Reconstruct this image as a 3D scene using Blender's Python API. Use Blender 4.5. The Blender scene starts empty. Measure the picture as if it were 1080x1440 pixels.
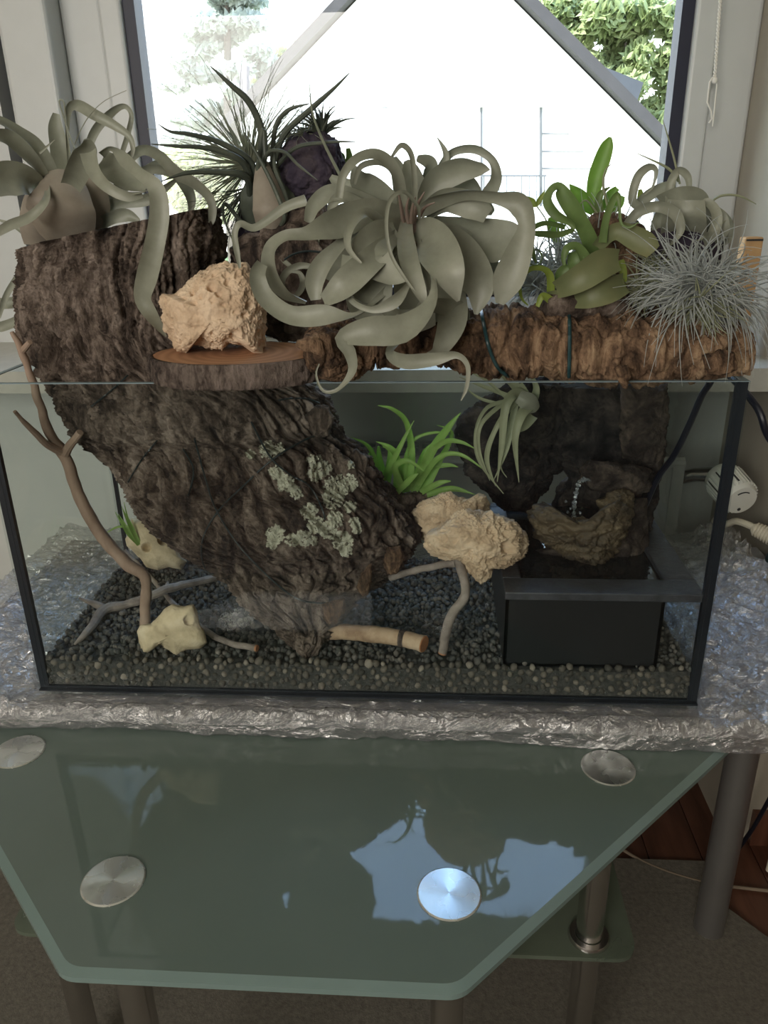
import bpy, bmesh, math, random
from mathutils import Vector, Matrix, noise
from mathutils.bvhtree import BVHTree

# ------------------------------------------------------------------ camera, world, lights
SC = bpy.context.scene
COL = SC.collection
T = 0.60                                   # height of the desk top the tank stands on
CAM = Vector((0.0875, -0.7730, 0.5630 + T))
PITCH, YAW, ROLL, FPX = 0.38601, -0.06894, -0.01852, 1080.0
_f = Vector((math.sin(YAW)*math.cos(PITCH), math.cos(YAW)*math.cos(PITCH), -math.sin(PITCH)))
_r0 = Vector((math.cos(YAW), -math.sin(YAW), 0))
_u0 = _r0.cross(_f)
_r = _r0*math.cos(ROLL) + _u0*math.sin(ROLL)
_u = -_r0*math.sin(ROLL) + _u0*math.cos(ROLL)
cd = bpy.data.cameras.new('camera')
cd.sensor_fit = 'VERTICAL'; cd.sensor_height = 24.0; cd.lens = 24.0*FPX/1440.0
cd.clip_start = 0.02; cd.clip_end = 300
cam = bpy.data.objects.new('camera', cd); COL.objects.link(cam)
cam.matrix_world = Matrix(((_r.x, _u.x, -_f.x, CAM.x), (_r.y, _u.y, -_f.y, CAM.y), (_r.z, _u.z, -_f.z, CAM.z), (0, 0, 0, 1)))
SC.camera = cam

SC.view_settings.view_transform = 'Standard'
SC.view_settings.look = 'None'
SC.view_settings.gamma = 1.0
SC.view_settings.exposure = 0.0
SC.cycles.transparent_max_bounces = 48
SC.cycles.max_bounces = 10
SC.cycles.diffuse_bounces = 5
SC.cycles.use_denoising = True
SC.cycles.sample_clamp_indirect = 6.0

SKY = 5.0
w = bpy.data.worlds.new('sky'); SC.world = w; w.use_nodes = True
nt = w.node_tree; nt.nodes.clear()
o_ = nt.nodes.new('ShaderNodeOutputWorld'); b_ = nt.nodes.new('ShaderNodeBackground')
tc = nt.nodes.new('ShaderNodeTexCoord'); sx = nt.nodes.new('ShaderNodeSeparateXYZ'); rp = nt.nodes.new('ShaderNodeValToRGB')
nt.links.new(tc.outputs['Generated'], sx.inputs[0]); nt.links.new(sx.outputs['Z'], rp.inputs[0])
rp.color_ramp.elements[0].position = 0.0; rp.color_ramp.elements[0].color = (1.0, 1.0, 0.98, 1)
rp.color_ramp.elements[1].position = 1.0; rp.color_ramp.elements[1].color = (0.22, 0.46, 1.0, 1)
e_ = rp.color_ramp.elements.new(0.35); e_.color = (0.72, 0.87, 1.0, 1)
nt.links.new(rp.outputs[0], b_.inputs[0]); b_.inputs[1].default_value = SKY
nt.links.new(b_.outputs[0], o_.inputs[0])

sl = bpy.data.lights.new('sun', 'SUN'); sl.energy = 14.0; sl.angle = 0.01; sl.color = (1.0, 0.95, 0.86)
so = bpy.data.objects.new('sun', sl); COL.objects.link(so)
so.rotation_euler = Vector((0.80, 0.42, -0.95)).to_track_quat('-Z', 'Y').to_euler()
# soft fill lamp added before the unseen curtained rear window
al = bpy.data.lights.new('rear_fill_lamp', 'AREA'); al.shape = 'RECTANGLE'; al.size = 1.8; al.size_y = 1.25
al.energy = 62.0; al.color = (1.0, 0.95, 0.87)
ao = bpy.data.objects.new('rear_fill_lamp', al); COL.objects.link(ao)
ao.location = (-1.15, -2.98, 1.60); ao.rotation_euler = (math.radians(90), 0, 0)
# sampling portal in the window opening (emits nothing of its own)
pl = bpy.data.lights.new('window_portal', 'AREA'); pl.shape = 'RECTANGLE'; pl.size = 1.02; pl.size_y = 1.32
pl.cycles.is_portal = True
po = bpy.data.objects.new('window_portal', pl); COL.objects.link(po)
po.location = (0.028, 0.90, 1.56); po.rotation_euler = (math.radians(-90), 0, 0)

def P(px, py, Y):
    """photo pixel -> world point on the vertical plane y = Y (metres behind the tank's front)"""
    d = _f*FPX + _r*(px-540.0) - _u*(py-720.0)
    return CAM + d*((Y-CAM.y)/d.y)
def PZ(px, py, z):
    """photo pixel -> world point on the level z above the desk top"""
    d = _f*FPX + _r*(px-540.0) - _u*(py-720.0)
    return CAM + d*((z+T-CAM.z)/d.z)
def M_PER_PX(p):
    return (p-CAM).dot(_f)/FPX
def RAYDIR(px, py):
    return (_f*FPX + _r*(px-540.0) - _u*(py-720.0)).normalized()

# ------------------------------------------------------------------ object helpers
def tag(o, label=None, cat=None, group=None, kind=None):
    if label: o['label'] = label
    if cat: o['category'] = cat
    if group: o['group'] = group
    if kind: o['kind'] = kind
    return o
def thing(name, loc, label, cat, group=None):
    o = bpy.data.objects.new(name, None); COL.objects.link(o)
    o.location = loc; o.empty_display_size = 0.02
    return tag(o, label, cat, group)
def wloc(o):
    v = Vector(o.location)
    while o.parent is not None:
        o = o.parent; v += Vector(o.location)
    return v
def obj(name, verts, faces, mat, parent=None, smooth=True, sharp=None):
    vs = [Vector(v) for v in verts]
    lo = Vector((min(v.x for v in vs), min(v.y for v in vs), min(v.z for v in vs)))
    hi = Vector((max(v.x for v in vs), max(v.y for v in vs), max(v.z for v in vs)))
    org = Vector(((lo.x+hi.x)/2, (lo.y+hi.y)/2, lo.z))
    me = bpy.data.meshes.new(name)
    me.from_pydata([v-org for v in vs], [], faces)
    me.materials.append(mat)
    bm = bmesh.new(); bm.from_mesh(me); bmesh.ops.recalc_face_normals(bm, faces=bm.faces[:]); bm.to_mesh(me); bm.free()
    if smooth:
        me.polygons.foreach_set('use_smooth', [True]*len(me.polygons))
        if sharp is not None: me.set_sharp_from_angle(angle=math.radians(sharp))
    o = bpy.data.objects.new(name, me); COL.objects.link(o)
    if parent is not None:
        o.parent = parent; o.location = org - wloc(parent)
    else:
        o.location = org
    return o

class MB:
    def __init__(s): s.v = []; s.f = []
    def add(s, verts, faces):
        n = len(s.v); s.v += [Vector(v) for v in verts]; s.f += [tuple(i+n for i in f) for f in faces]; return s
    def box(s, x0, x1, y0, y1, z0, z1):
        v = [(x, y, z) for z in (z0, z1) for y in (y0, y1) for x in (x0, x1)]
        return s.add(v, [(0, 2, 3, 1), (4, 5, 7, 6), (0, 1, 5, 4), (2, 6, 7, 3), (0, 4, 6, 2), (1, 3, 7, 5)])
    def tube(s, pts, rad, seg=8, cap=True):
        pts = [Vector(p) for p in pts]; n = len(pts)
        if not hasattr(rad, '__len__'): rad = [rad]*n
        up = None; rings = []
        for i in range(n):
            t = (pts[min(i+1, n-1)]-pts[max(i-1, 0)]).normalized()
            if up is None:
                a = Vector((0, 0, 1)) if abs(t.z) < .9 else Vector((1, 0, 0))
                up = t.cross(a).normalized()
            up = (up - t*up.dot(t)); up = up.normalized() if up.length > 1e-6 else t.orthogonal().normalized()
            b = t.cross(up)
            rings.append([pts[i]+(up*math.cos(2*math.pi*k/seg)+b*math.sin(2*math.pi*k/seg))*rad[i] for k in range(seg)])
        v = [p for r in rings for p in r]; f = []
        for i in range(n-1):
            for k in range(seg):
                a = i*seg+k; b2 = i*seg+(k+1) % seg
                f.append((a, b2, b2+seg, a+seg))
        if cap:
            f.append(tuple(range(seg))[::-1]); f.append(tuple((n-1)*seg+k for k in range(seg)))
        return s.add(v, f)
    def prism(s, poly, z0, z1):
        n = len(poly)
        v = [(x, y, z0) for x, y in poly]+[(x, y, z1) for x, y in poly]
        f = [tuple(range(n))[::-1], tuple(range(n, 2*n))]+[(i, (i+1) % n, (i+1) % n+n, i+n) for i in range(n)]
        return s.add(v, f)
    def lathe(s, prof, c, seg=32, axis=None):
        """prof: (radius, height) list; axis a Matrix 3x3 (default z up)"""
        c = Vector(c); v = []; f = []; m = len(prof)
        for k in range(seg):
            a = 2*math.pi*k/seg
            for r, h in prof:
                q = Vector((r*math.cos(a), r*math.sin(a), h))
                v.append(c+(axis @ q if axis else q))
        for k in range(seg):
            k2 = (k+1) % seg
            for i in range(m-1):
                f.append((k*m+i, k2*m+i, k2*m+i+1, k*m+i+1))
        return s.add(v, f)
    def build(s, name, mat, parent=None, smooth=True, sharp=35):
        return obj(name, s.v, s.f, mat, parent, smooth, sharp)

def spline(pts, n):
    """Catmull-Rom through tuples/Vectors of any size, n samples"""
    pts = [tuple(p) for p in pts]; m = len(pts); out = []
    for i in range(n):
        u = i*(m-1)/(n-1); k = min(int(u), m-2); t = u-k
        p0 = pts[max(k-1, 0)]; p1 = pts[k]; p2 = pts[k+1]; p3 = pts[min(k+2, m-1)]
        out.append(tuple(.5*((2*b)+(-a+c)*t+(2*a-5*b+4*c-d)*t*t+(-a+3*b-3*c+d)*t*t*t) for a, b, c, d in zip(p0, p1, p2, p3)))
    return out

# ------------------------------------------------------------------ materials
def newmat(name):
    m = bpy.data.materials.new(name); m.use_nodes = True
    nt = m.node_tree; nt.nodes.clear()
    out = nt.nodes.new('ShaderNodeOutputMaterial')
    return m, nt, out
def N(nt, kind, **kw):
    n = nt.nodes.new(kind)
    for k, v in kw.items():
        if k in n.inputs: n.inputs[k].default_value = v
        else: setattr(n, k, v)
    return n
def ramp(nt, stops):
    r = nt.nodes.new('ShaderNodeValToRGB'); e = r.color_ramp.elements
    while len(e) > 1: e.remove(e[-1])
    e[0].position = stops[0][0]; e[0].color = (*stops[0][1], 1)
    for p, c in stops[1:]:
        q = e.new(p); q.color = (*c, 1)
    return r
def surf(name, stops, scale=8.0, rough=.6, bump=0.0, bscale=None, detail=6.0, stretch=(1, 1, 1), metal=0.0, spec=.5,
         translucent=0.0, tcol=None, bdist=.002, coat=0.0, aniso=0.0, rvar=0.0, dist=0.0):
    """procedural material: noise -> colour ramp, noise bump"""
    m, nt, out = newmat(name); L = nt.links.new
    tc = N(nt, 'ShaderNodeTexCoord'); mp = N(nt, 'ShaderNodeMapping'); mp.inputs['Scale'].default_value = stretch
    L(tc.outputs['Object'], mp.inputs[0])
    nz = N(nt, 'ShaderNodeTexNoise', Scale=scale, Detail=detail, Roughness=.6, Distortion=dist); L(mp.outputs[0], nz.inputs['Vector'])
    rp = ramp(nt, stops); L(nz.outputs['Fac'], rp.inputs[0])
    bs = N(nt, 'ShaderNodeBsdfPrincipled', Roughness=rough, Metallic=metal)
    bs.inputs['Specular IOR Level'].default_value = spec
    bs.inputs['Coat Weight'].default_value = coat
    L(rp.outputs[0], bs.inputs['Base Color'])
    if rvar:
        ma = N(nt, 'ShaderNodeMath', operation='MULTIPLY_ADD'); ma.inputs[1].default_value = rvar; ma.inputs[2].default_value = rough-rvar/2
        L(nz.outputs['Fac'], ma.inputs[0]); L(ma.outputs[0], bs.inputs['Roughness'])
    if bump:
        n2 = N(nt, 'ShaderNodeTexNoise', Scale=bscale or scale*3, Detail=8.0, Roughness=.65); L(mp.outputs[0], n2.inputs['Vector'])
        bp = N(nt, 'ShaderNodeBump', Strength=bump, Distance=bdist); L(n2.outputs['Fac'], bp.inputs['Height']); L(bp.outputs[0], bs.inputs['Normal'])
    if translucent:
        tr = N(nt, 'ShaderNodeBsdfTranslucent'); mx = N(nt, 'ShaderNodeMixShader'); mx.inputs[0].default_value = translucent
        if tcol: tr.inputs[0].default_value = (*tcol, 1)
        else: L(rp.outputs[0], tr.inputs[0])
        L(bs.outputs[0], mx.inputs[1]); L(tr.outputs[0], mx.inputs[2]); L(mx.outputs[0], out.inputs[0])
    else:
        L(bs.outputs[0], out.inputs[0])
    return m
def plain(name, c, rough=.5, metal=0.0, var=.12, scale=12.0, **kw):
    lo = tuple(x*(1-var) for x in c); hi = tuple(min(1, x*(1+var)) for x in c)
    return surf(name, [(.3, lo), (.7, hi)], scale=scale, rough=rough, metal=metal, **kw)
def glassmat(name, tint=(1, 1, 1), haze=0.0, haze_col=(.5, .55, .55), base=.04):
    """thin clear pane: straight transmission + Schlick reflection + a thin diffuse haze"""
    m, nt, out = newmat(name); L = nt.links.new
    lw = N(nt, 'ShaderNodeLayerWeight'); lw.inputs['Blend'].default_value = .5
    pw = N(nt, 'ShaderNodeMath', operation='POWER'); pw.inputs[1].default_value = 5.0; L(lw.outputs['Facing'], pw.inputs[0])
    ma = N(nt, 'ShaderNodeMath', operation='MULTIPLY_ADD'); ma.inputs[1].default_value = 1-base; ma.inputs[2].default_value = base; L(pw.outputs[0], ma.inputs[0])
    tr = N(nt, 'ShaderNodeBsdfTransparent'); tr.inputs[0].default_value = (*tint, 1)
    gl = N(nt, 'ShaderNodeBsdfGlossy', Roughness=.01)
    mx = N(nt, 'ShaderNodeMixShader'); L(ma.outputs[0], mx.inputs[0]); L(tr.outputs[0], mx.inputs[1]); L(gl.outputs[0], mx.inputs[2])
    last = mx
    if haze:
        tc = N(nt, 'ShaderNodeTexCoord'); nz = N(nt, 'ShaderNodeTexNoise', Scale=5.0, Detail=5.0); L(tc.outputs['Object'], nz.inputs['Vector'])
        mm = N(nt, 'ShaderNodeMath', operation='MULTIPLY'); mm.inputs[1].default_value = haze*2; L(nz.outputs['Fac'], mm.inputs[0])
        df = N(nt, 'ShaderNodeBsdfDiffuse'); df.inputs[0].default_value = (*haze_col, 1)
        tl = N(nt, 'ShaderNodeBsdfTranslucent'); tl.inputs[0].default_value = (*haze_col, 1)
        m0 = N(nt, 'ShaderNodeMixShader'); L(df.outputs[0], m0.inputs[1]); L(tl.outputs[0], m0.inputs[2])
        m2 = N(nt, 'ShaderNodeMixShader'); L(mm.outputs[0], m2.inputs[0]); L(mx.outputs[0], m2.inputs[1]); L(m0.outputs[0], m2.inputs[2]); last = m2
    L(last.outputs[0], out.inputs[0])
    return m

def barkmat(name, c0, c1, c2, c3, rough=.9, st=(1, 1, 1)):
    """corky bark: coarse tone, fine grain, pitted bump"""
    m, nt, out = newmat(name); L = nt.links.new
    tc = N(nt, 'ShaderNodeTexCoord')
    mp = N(nt, 'ShaderNodeMapping'); mp.inputs['Scale'].default_value = st; L(tc.outputs['Object'], mp.inputs[0])
    n1 = N(nt, 'ShaderNodeTexNoise', Scale=34.0, Detail=9.0, Roughness=.66, Distortion=.5); L(mp.outputs[0], n1.inputs['Vector'])
    n2 = N(nt, 'ShaderNodeTexNoise', Scale=7.0, Detail=3.0, Roughness=.5); L(tc.outputs['Object'], n2.inputs['Vector'])
    n3 = N(nt, 'ShaderNodeTexNoise', Scale=170.0, Detail=6.0, Roughness=.7); L(tc.outputs['Object'], n3.inputs['Vector'])
    a = N(nt, 'ShaderNodeMath', operation='MULTIPLY_ADD'); a.inputs[1].default_value = .55; L(n2.outputs['Fac'], a.inputs[0])
    b = N(nt, 'ShaderNodeMath', operation='MULTIPLY_ADD'); b.inputs[1].default_value = 1.35; b.inputs[2].default_value = -.445; L(n1.outputs['Fac'], b.inputs[0]); L(b.outputs[0], a.inputs[2])
    c = N(nt, 'ShaderNodeMath', operation='MULTIPLY_ADD'); c.inputs[1].default_value = .25; L(n3.outputs['Fac'], c.inputs[0])
    d = N(nt, 'ShaderNodeMath', operation='ADD'); d.inputs[1].default_value = -.125; L(a.outputs[0], d.inputs[0]); L(d.outputs[0], c.inputs[2])
    rp = ramp(nt, [(.30, c0), (.46, c1), (.60, c2), (.80, c3)]); L(c.outputs[0], rp.inputs[0])
    bs = N(nt, 'ShaderNodeBsdfPrincipled', Roughness=rough); bs.inputs['Specular IOR Level'].default_value = .3; L(rp.outputs[0], bs.inputs['Base Color'])
    h = N(nt, 'ShaderNodeMath', operation='MULTIPLY_ADD'); h.inputs[1].default_value = .35; L(n3.outputs['Fac'], h.inputs[0]); L(n1.outputs['Fac'], h.inputs[2])
    bp = N(nt, 'ShaderNodeBump', Strength=1.0, Distance=.009); L(h.outputs[0], bp.inputs['Height']); L(bp.outputs[0], bs.inputs['Normal'])
    L(bs.outputs[0], out.inputs[0]); return m

MAT = {}
MAT['wall'] = plain('painted_wall', (.40, .365, .30), .9, var=.05, bump=.15, bscale=90)
MAT['niche'] = plain('grey_niche_paint', (.56, .58, .55), .85, var=.04, bump=.1, bscale=90)
MAT['white_frame'] = plain('white_window_plastic', (.55, .57, .565), .35, var=.03)
MAT['gasket'] = plain('black_rubber_gasket', (.018, .02, .04), .5)
MAT['sill'] = plain('pale_sill_stone', (.50, .485, .43), .35, var=.08, scale=40)
MAT['curtain'] = plain('closed_white_curtain', (.75, .72, .66), .9, var=.05)
MAT['ceiling'] = plain('white_ceiling', (.75, .73, .68), .9, var=.03)
MAT['pane'] = glassmat('window_glass', (.97, .98, .98))
MAT['tank_glass'] = glassmat('tank_glass', (.95, .975, .97), haze=.0025, haze_col=(.55, .60, .62), base=.022)  # faint haze mixed into the glass colour to imitate the lens veil
MAT['matte_edge'] = plain('matte_edge_strip', (.20, .27, .30), .5, var=.05)  # flat grey-blue stands for the dim sheen along the pane tops
MAT['silicone'] = plain('black_silicone', (.012, .016, .022), .35)
MAT['cork_dark'] = barkmat('dark_cork_bark', (.020, .015, .013), (.085, .062, .048), (.20, .155, .125), (.38, .31, .26), st=(1.5, 1.5, .55))
MAT['cork_warm'] = barkmat('warm_cork_bark', (.028, .017, .011), (.14, .085, .052), (.30, .19, .115), (.52, .37, .23), st=(1.5, 1.2, .5))
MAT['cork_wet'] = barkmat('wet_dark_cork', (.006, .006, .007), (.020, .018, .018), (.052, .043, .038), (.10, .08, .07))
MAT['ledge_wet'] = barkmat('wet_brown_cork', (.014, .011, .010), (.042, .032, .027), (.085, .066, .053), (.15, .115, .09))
MAT['ball'] = surf('blue_black_cork_ball', [(.3, (.022, .018, .030)), (.5, (.05, .04, .058)), (.72, (.10, .08, .09))], scale=30, rough=.9, bump=.8, bscale=90, bdist=.003, spec=.2)
MAT['bowl'] = surf('ochre_layered_stone', [(.3, (.03, .023, .016)), (.5, (.09, .066, .038)), (.72, (.20, .15, .085))], scale=14, rough=.6, bump=.8, bscale=70, bdist=.003, stretch=(1, 1, 3))
MAT['lime'] = surf('beige_limestone', [(.3, (.40, .28, .18)), (.5, (.60, .45, .31)), (.72, (.76, .61, .45))], scale=30, rough=.9, bump=.6, bscale=130, bdist=.002, spec=.2)
MAT['lime_pale'] = surf('pale_limestone', [(.3, (.42, .34, .22)), (.5, (.66, .55, .37)), (.72, (.80, .70, .52))], scale=26, rough=.85, bump=.4, bscale=100, bdist=.002, spec=.25)
MAT['lichen'] = surf('pale_lichen', [(.3, (.30, .30, .235)), (.5, (.46, .455, .365)), (.72, (.62, .61, .51))], scale=150, rough=.95, bump=.7, bscale=300, bdist=.001, spec=.1)
MAT['wire'] = plain('dark_green_wire', (.012, .022, .024), .35)
MAT['wire2'] = plain('green_plastic_wire', (.015, .05, .055), .35)
MAT['gravel_base'] = surf('dark_gravel_fill', [(.3, (.03, .032, .03)), (.7, (.09, .088, .08))], scale=150, rough=.9, bump=1, bscale=260, bdist=.004)
MAT['basin'] = plain('black_plastic', (.014, .015, .017), .3, bump=.2, bscale=60)
MAT['basin_rim'] = plain('black_plastic_rim', (.05, .052, .06), .28, bump=.5, bscale=110, var=.4, scale=60)
MAT['branch'] = surf('bare_branch', [(.3, (.19, .125, .09)), (.5, (.30, .21, .155)), (.72, (.40, .30, .23))], scale=30, rough=.8, bump=.4, bscale=90, stretch=(1, 1, .3))
MAT['branch_grey'] = surf('grey_branch', [(.3, (.15, .12, .105)), (.5, (.27, .23, .20)), (.72, (.40, .35, .31))], scale=40, rough=.8, bump=.4, bscale=90)
MAT['birch'] = surf('pale_branch_bark', [(.3, (.24, .14, .08)), (.5, (.48, .34, .22)), (.72, (.62, .48, .34))], scale=30, rough=.75, bump=.3, bscale=90)
MAT['cutwood'] = surf('orange_cut_wood', [(.3, (.34, .14, .06)), (.7, (.52, .24, .11))], scale=60, rough=.8, bump=.3, bscale=200)
MAT['slice_bark'] = barkmat('slice_bark', (.03, .022, .02), (.10, .075, .062), (.19, .15, .125), (.28, .22, .19), st=(2.5, 2.5, .5))
MAT['xero'] = surf('grey_green_leaf', [(.3, (.24, .25, .19)), (.5, (.335, .345, .27)), (.72, (.45, .455, .375))], scale=16, rough=.42, translucent=.28, bump=.06, bscale=70)
MAT['xero_base'] = surf('brownish_leaf_base', [(.3, (.20, .165, .13)), (.5, (.31, .27, .215)), (.72, (.40, .37, .30))], scale=12, rough=.6, translucent=.1)
MAT['xero_pink'] = surf('dull_pink_bract', [(.3, (.24, .17, .14)), (.72, (.38, .30, .25))], scale=14, rough=.6, translucent=.15)
MAT['bulb'] = surf('dark_thin_leaf', [(.3, (.045, .055, .045)), (.5, (.085, .10, .075)), (.72, (.16, .17, .125))], scale=18, rough=.5, translucent=.08)
MAT['hair'] = surf('thin_grey_green_leaf', [(.3, (.26, .28, .20)), (.72, (.44, .46, .35))], scale=30, rough=.6, translucent=.5)
MAT['silver'] = surf('silver_hairy_leaf', [(.3, (.42, .45, .43)), (.72, (.68, .71, .70))], scale=30, rough=.7, translucent=.45)
MAT['green'] = surf('mid_green_leaf', [(.3, (.14, .21, .07)), (.5, (.21, .30, .105)), (.72, (.30, .39, .16))], scale=12, rough=.45, translucent=.4)
MAT['green_brown'] = surf('olive_leaf_with_tan_flush', [(.32, (.13, .16, .07)), (.55, (.20, .21, .10)), (.78, (.34, .25, .11))], scale=9, rough=.5, translucent=.2)
MAT['bright'] = surf('bright_green_leaf', [(.3, (.15, .30, .05)), (.5, (.24, .42, .08)), (.72, (.34, .52, .13))], scale=12, rough=.45, translucent=.4)
MAT['yellow_green'] = surf('yellow_green_leaf', [(.3, (.25, .34, .06)), (.72, (.42, .48, .12))], scale=12, rough=.45, translucent=.35)
MAT['grass'] = surf('fresh_green_blade', [(.3, (.22, .38, .09)), (.5, (.34, .52, .15)), (.72, (.48, .64, .26))], scale=14, rough=.4, translucent=.45)
MAT['drygreen'] = surf('olive_grey_blade', [(.3, (.24, .26, .16)), (.5, (.34, .36, .23)), (.72, (.45, .46, .32))], scale=14, rough=.5, translucent=.25)
MAT['table_glass'] = surf('frosted_green_table_glass', [(.3, (.115, .150, .130)), (.7, (.135, .175, .155))], scale=3, rough=.035, spec=.5)
MAT['table_edge'] = plain('clear_glass_edge', (.17, .235, .22), .12, var=.05)
MAT['shelf_glass'] = glassmat('shelf_glass', (.62, .72, .66), haze=.45, haze_col=(.33, .38, .30))
MAT['chrome'] = plain('brushed_steel', (.62, .60, .58), .22, metal=1.0, var=.05)
MAT['desk_leg'] = plain('grey_metal_leg', (.30, .29, .28), .38, metal=.8, var=.05)
MAT['desk'] = plain('grey_desk_board', (.42, .41, .42), .6, var=.06)
MAT['radiator'] = plain('white_enamel', (.42, .42, .39), .4, var=.03)
MAT['slot'] = plain('dark_slot', (.03, .03, .03), .7)
MAT['thermo'] = plain('cream_plastic', (.70, .69, .63), .4, var=.03)
MAT['cable_white'] = plain('cream_cable', (.62, .57, .45), .5, var=.04)
MAT['cable_dull'] = plain('dull_beige_cable', (.22, .17, .12), .6, var=.04)
MAT['cable_black'] = plain('black_cable', (.008, .010, .018), .4)
MAT['cord'] = plain('white_cord', (.80, .78, .72), .7, var=.04)
MAT['rug'] = surf('grey_brown_rug', [(.3, (.10, .092, .075)), (.7, (.17, .155, .13))], scale=120, rough=1, bump=.6, bscale=300)
MAT['plank'] = surf('red_brown_floorboard', [(.3, (.06, .023, .014)), (.5, (.10, .040, .024)), (.72, (.15, .063, .038))], scale=6, rough=.35, stretch=(6, .8, 1))
MAT['block'] = surf('orange_wood_block', [(.3, (.42, .24, .10)), (.7, (.58, .36, .17))], scale=20, rough=.7)
MAT['bottle'] = plain('dark_green_plastic', (.012, .03, .028), .3)
MAT['bottle_label'] = plain('pale_grey_label', (.45, .45, .48), .5)
MAT['render'] = plain('white_house_render', (.80, .79, .77), .9, var=.04, scale=3)
MAT['roof'] = plain('dark_grey_slate', (.035, .033, .034), .7, scale=5)
MAT['roof_grey'] = plain('blue_grey_slate', (.055, .062, .072), .7, scale=3)
MAT['shutter'] = plain('pale_shutter', (.80, .82, .83), .6, var=.03)
MAT['railing'] = plain('grey_railing', (.10, .105, .11), .5)
MAT['moulding'] = plain('pale_grey_moulding', (.20, .20, .20), .7, var=.04)
MAT['brick'] = plain('chimney_grey', (.18, .17, .18), .9)
MAT['bark_tree'] = plain('tree_bark', (.10, .085, .07), .9)
MAT['fir'] = surf('blue_green_needles', [(.3, (.36, .41, .38)), (.7, (.52, .57, .50))], scale=2, rough=.8, translucent=.4)
MAT['oak'] = surf('bright_tree_leaf', [(.3, (.22, .28, .11)), (.7, (.46, .52, .27))], scale=1.2, rough=.6, translucent=.4)
MAT['oak2'] = surf('yellow_tree_leaf', [(.3, (.30, .34, .14)), (.7, (.50, .53, .28))], scale=1.2, rough=.6, translucent=.4)
MAT['grassland'] = plain('outside_lawn', (.10, .17, .05), .95, scale=.3, var=.3)

def slice_top_mat():
    m, nt, out = newmat('sawn_wood_rings'); L = nt.links.new
    tc = N(nt, 'ShaderNodeTexCoord'); wv = N(nt, 'ShaderNodeTexWave', Scale=26.0, Distortion=2.5, Detail=3.0)
    wv.wave_type = 'RINGS'; wv.rings_direction = 'Z'; L(tc.outputs['Object'], wv.inputs['Vector'])
    rp = ramp(nt, [(.0, (.36, .185, .10)), (.6, (.42, .225, .12)), (1, (.46, .25, .14))]); L(wv.outputs['Fac'], rp.inputs[0])
    b = N(nt, 'ShaderNodeBsdfPrincipled', Roughness=.8); L(rp.outputs[0], b.inputs['Base Color']); L(b.outputs[0], out.inputs[0])
    return m
MAT['slice_top'] = slice_top_mat()
def disc_mat():
    m, nt, out = newmat('radially_brushed_steel'); L = nt.links.new
    b = N(nt, 'ShaderNodeBsdfPrincipled', Roughness=.28, Metallic=1.0); b.inputs['Base Color'].default_value = (.70, .72, .70, 1)
    b.inputs['Anisotropic'].default_value = .95; b.inputs['Anisotropic Rotation'].default_value = .0
    tg = N(nt, 'ShaderNodeTangent'); tg.direction_type = 'RADIAL'; tg.axis = 'Z'; L(tg.outputs[0], b.inputs['Tangent'])
    tc = N(nt, 'ShaderNodeTexCoord'); nz = N(nt, 'ShaderNodeTexNoise', Scale=40.0); L(tc.outputs['Object'], nz.inputs['Vector'])
    ma = N(nt, 'ShaderNodeMath', operation='MULTIPLY_ADD'); ma.inputs[1].default_value = .1; ma.inputs[2].default_value = .22; L(nz.outputs['Fac'], ma.inputs[0]); L(ma.outputs[0], b.inputs['Roughness'])
    L(b.outputs[0], out.inputs[0]); return m
MAT['disc'] = disc_mat()
def film_mat():
    """crumpled clear packing film: part see-through, part glossy"""
    m, nt, out = newmat('clear_packing_film'); L = nt.links.new
    tc = N(nt, 'ShaderNodeTexCoord')
    n1 = N(nt, 'ShaderNodeTexNoise', Scale=26.0, Detail=6.0, Roughness=.55, Distortion=2.6); L(tc.outputs['Object'], n1.inputs['Vector'])
    n2 = N(nt, 'ShaderNodeTexVoronoi', Scale=24.0); n2.feature = 'DISTANCE_TO_EDGE'
    n3 = N(nt, 'ShaderNodeTexNoise', Scale=14.0, Detail=3.0, Distortion=1.0); L(tc.outputs['Object'], n3.inputs['Vector'])
    mixv = N(nt, 'ShaderNodeMixRGB'); mixv.inputs[0].default_value = .06; L(tc.outputs['Object'], mixv.inputs[1]); L(n3.outputs['Color'], mixv.inputs[2]); L(mixv.outputs[0], n2.inputs['Vector'])
    ad = N(nt, 'ShaderNodeMath', operation='ADD'); L(n1.outputs['Fac'], ad.inputs[0]); L(n2.outputs['Distance'], ad.inputs[1])
    bp = N(nt, 'ShaderNodeBump', Strength=1.0, Distance=.014); L(ad.outputs[0], bp.inputs['Height'])
    df = N(nt, 'ShaderNodeBsdfDiffuse'); df.inputs[0].default_value = (.27, .27, .28, 1)
    gs = N(nt, 'ShaderNodeBsdfGlossy', Roughness=.05); gs.inputs[0].default_value = (.95, .95, .95, 1); L(bp.outputs[0], gs.inputs['Normal'])
    g = N(nt, 'ShaderNodeMixShader'); g.inputs[0].default_value = .58; L(df.outputs[0], g.inputs[1]); L(gs.outputs[0], g.inputs[2])
    tr = N(nt, 'ShaderNodeBsdfTransparent'); tr.inputs[0].default_value = (.92, .93, .93, 1)
    mx = N(nt, 'ShaderNodeMixShader'); mx.inputs[0].default_value = .62; L(tr.outputs[0], mx.inputs[1]); L(g.outputs[0], mx.inputs[2])
    L(mx.outputs[0], out.inputs[0]); return m
MAT['film'] = film_mat()
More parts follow.
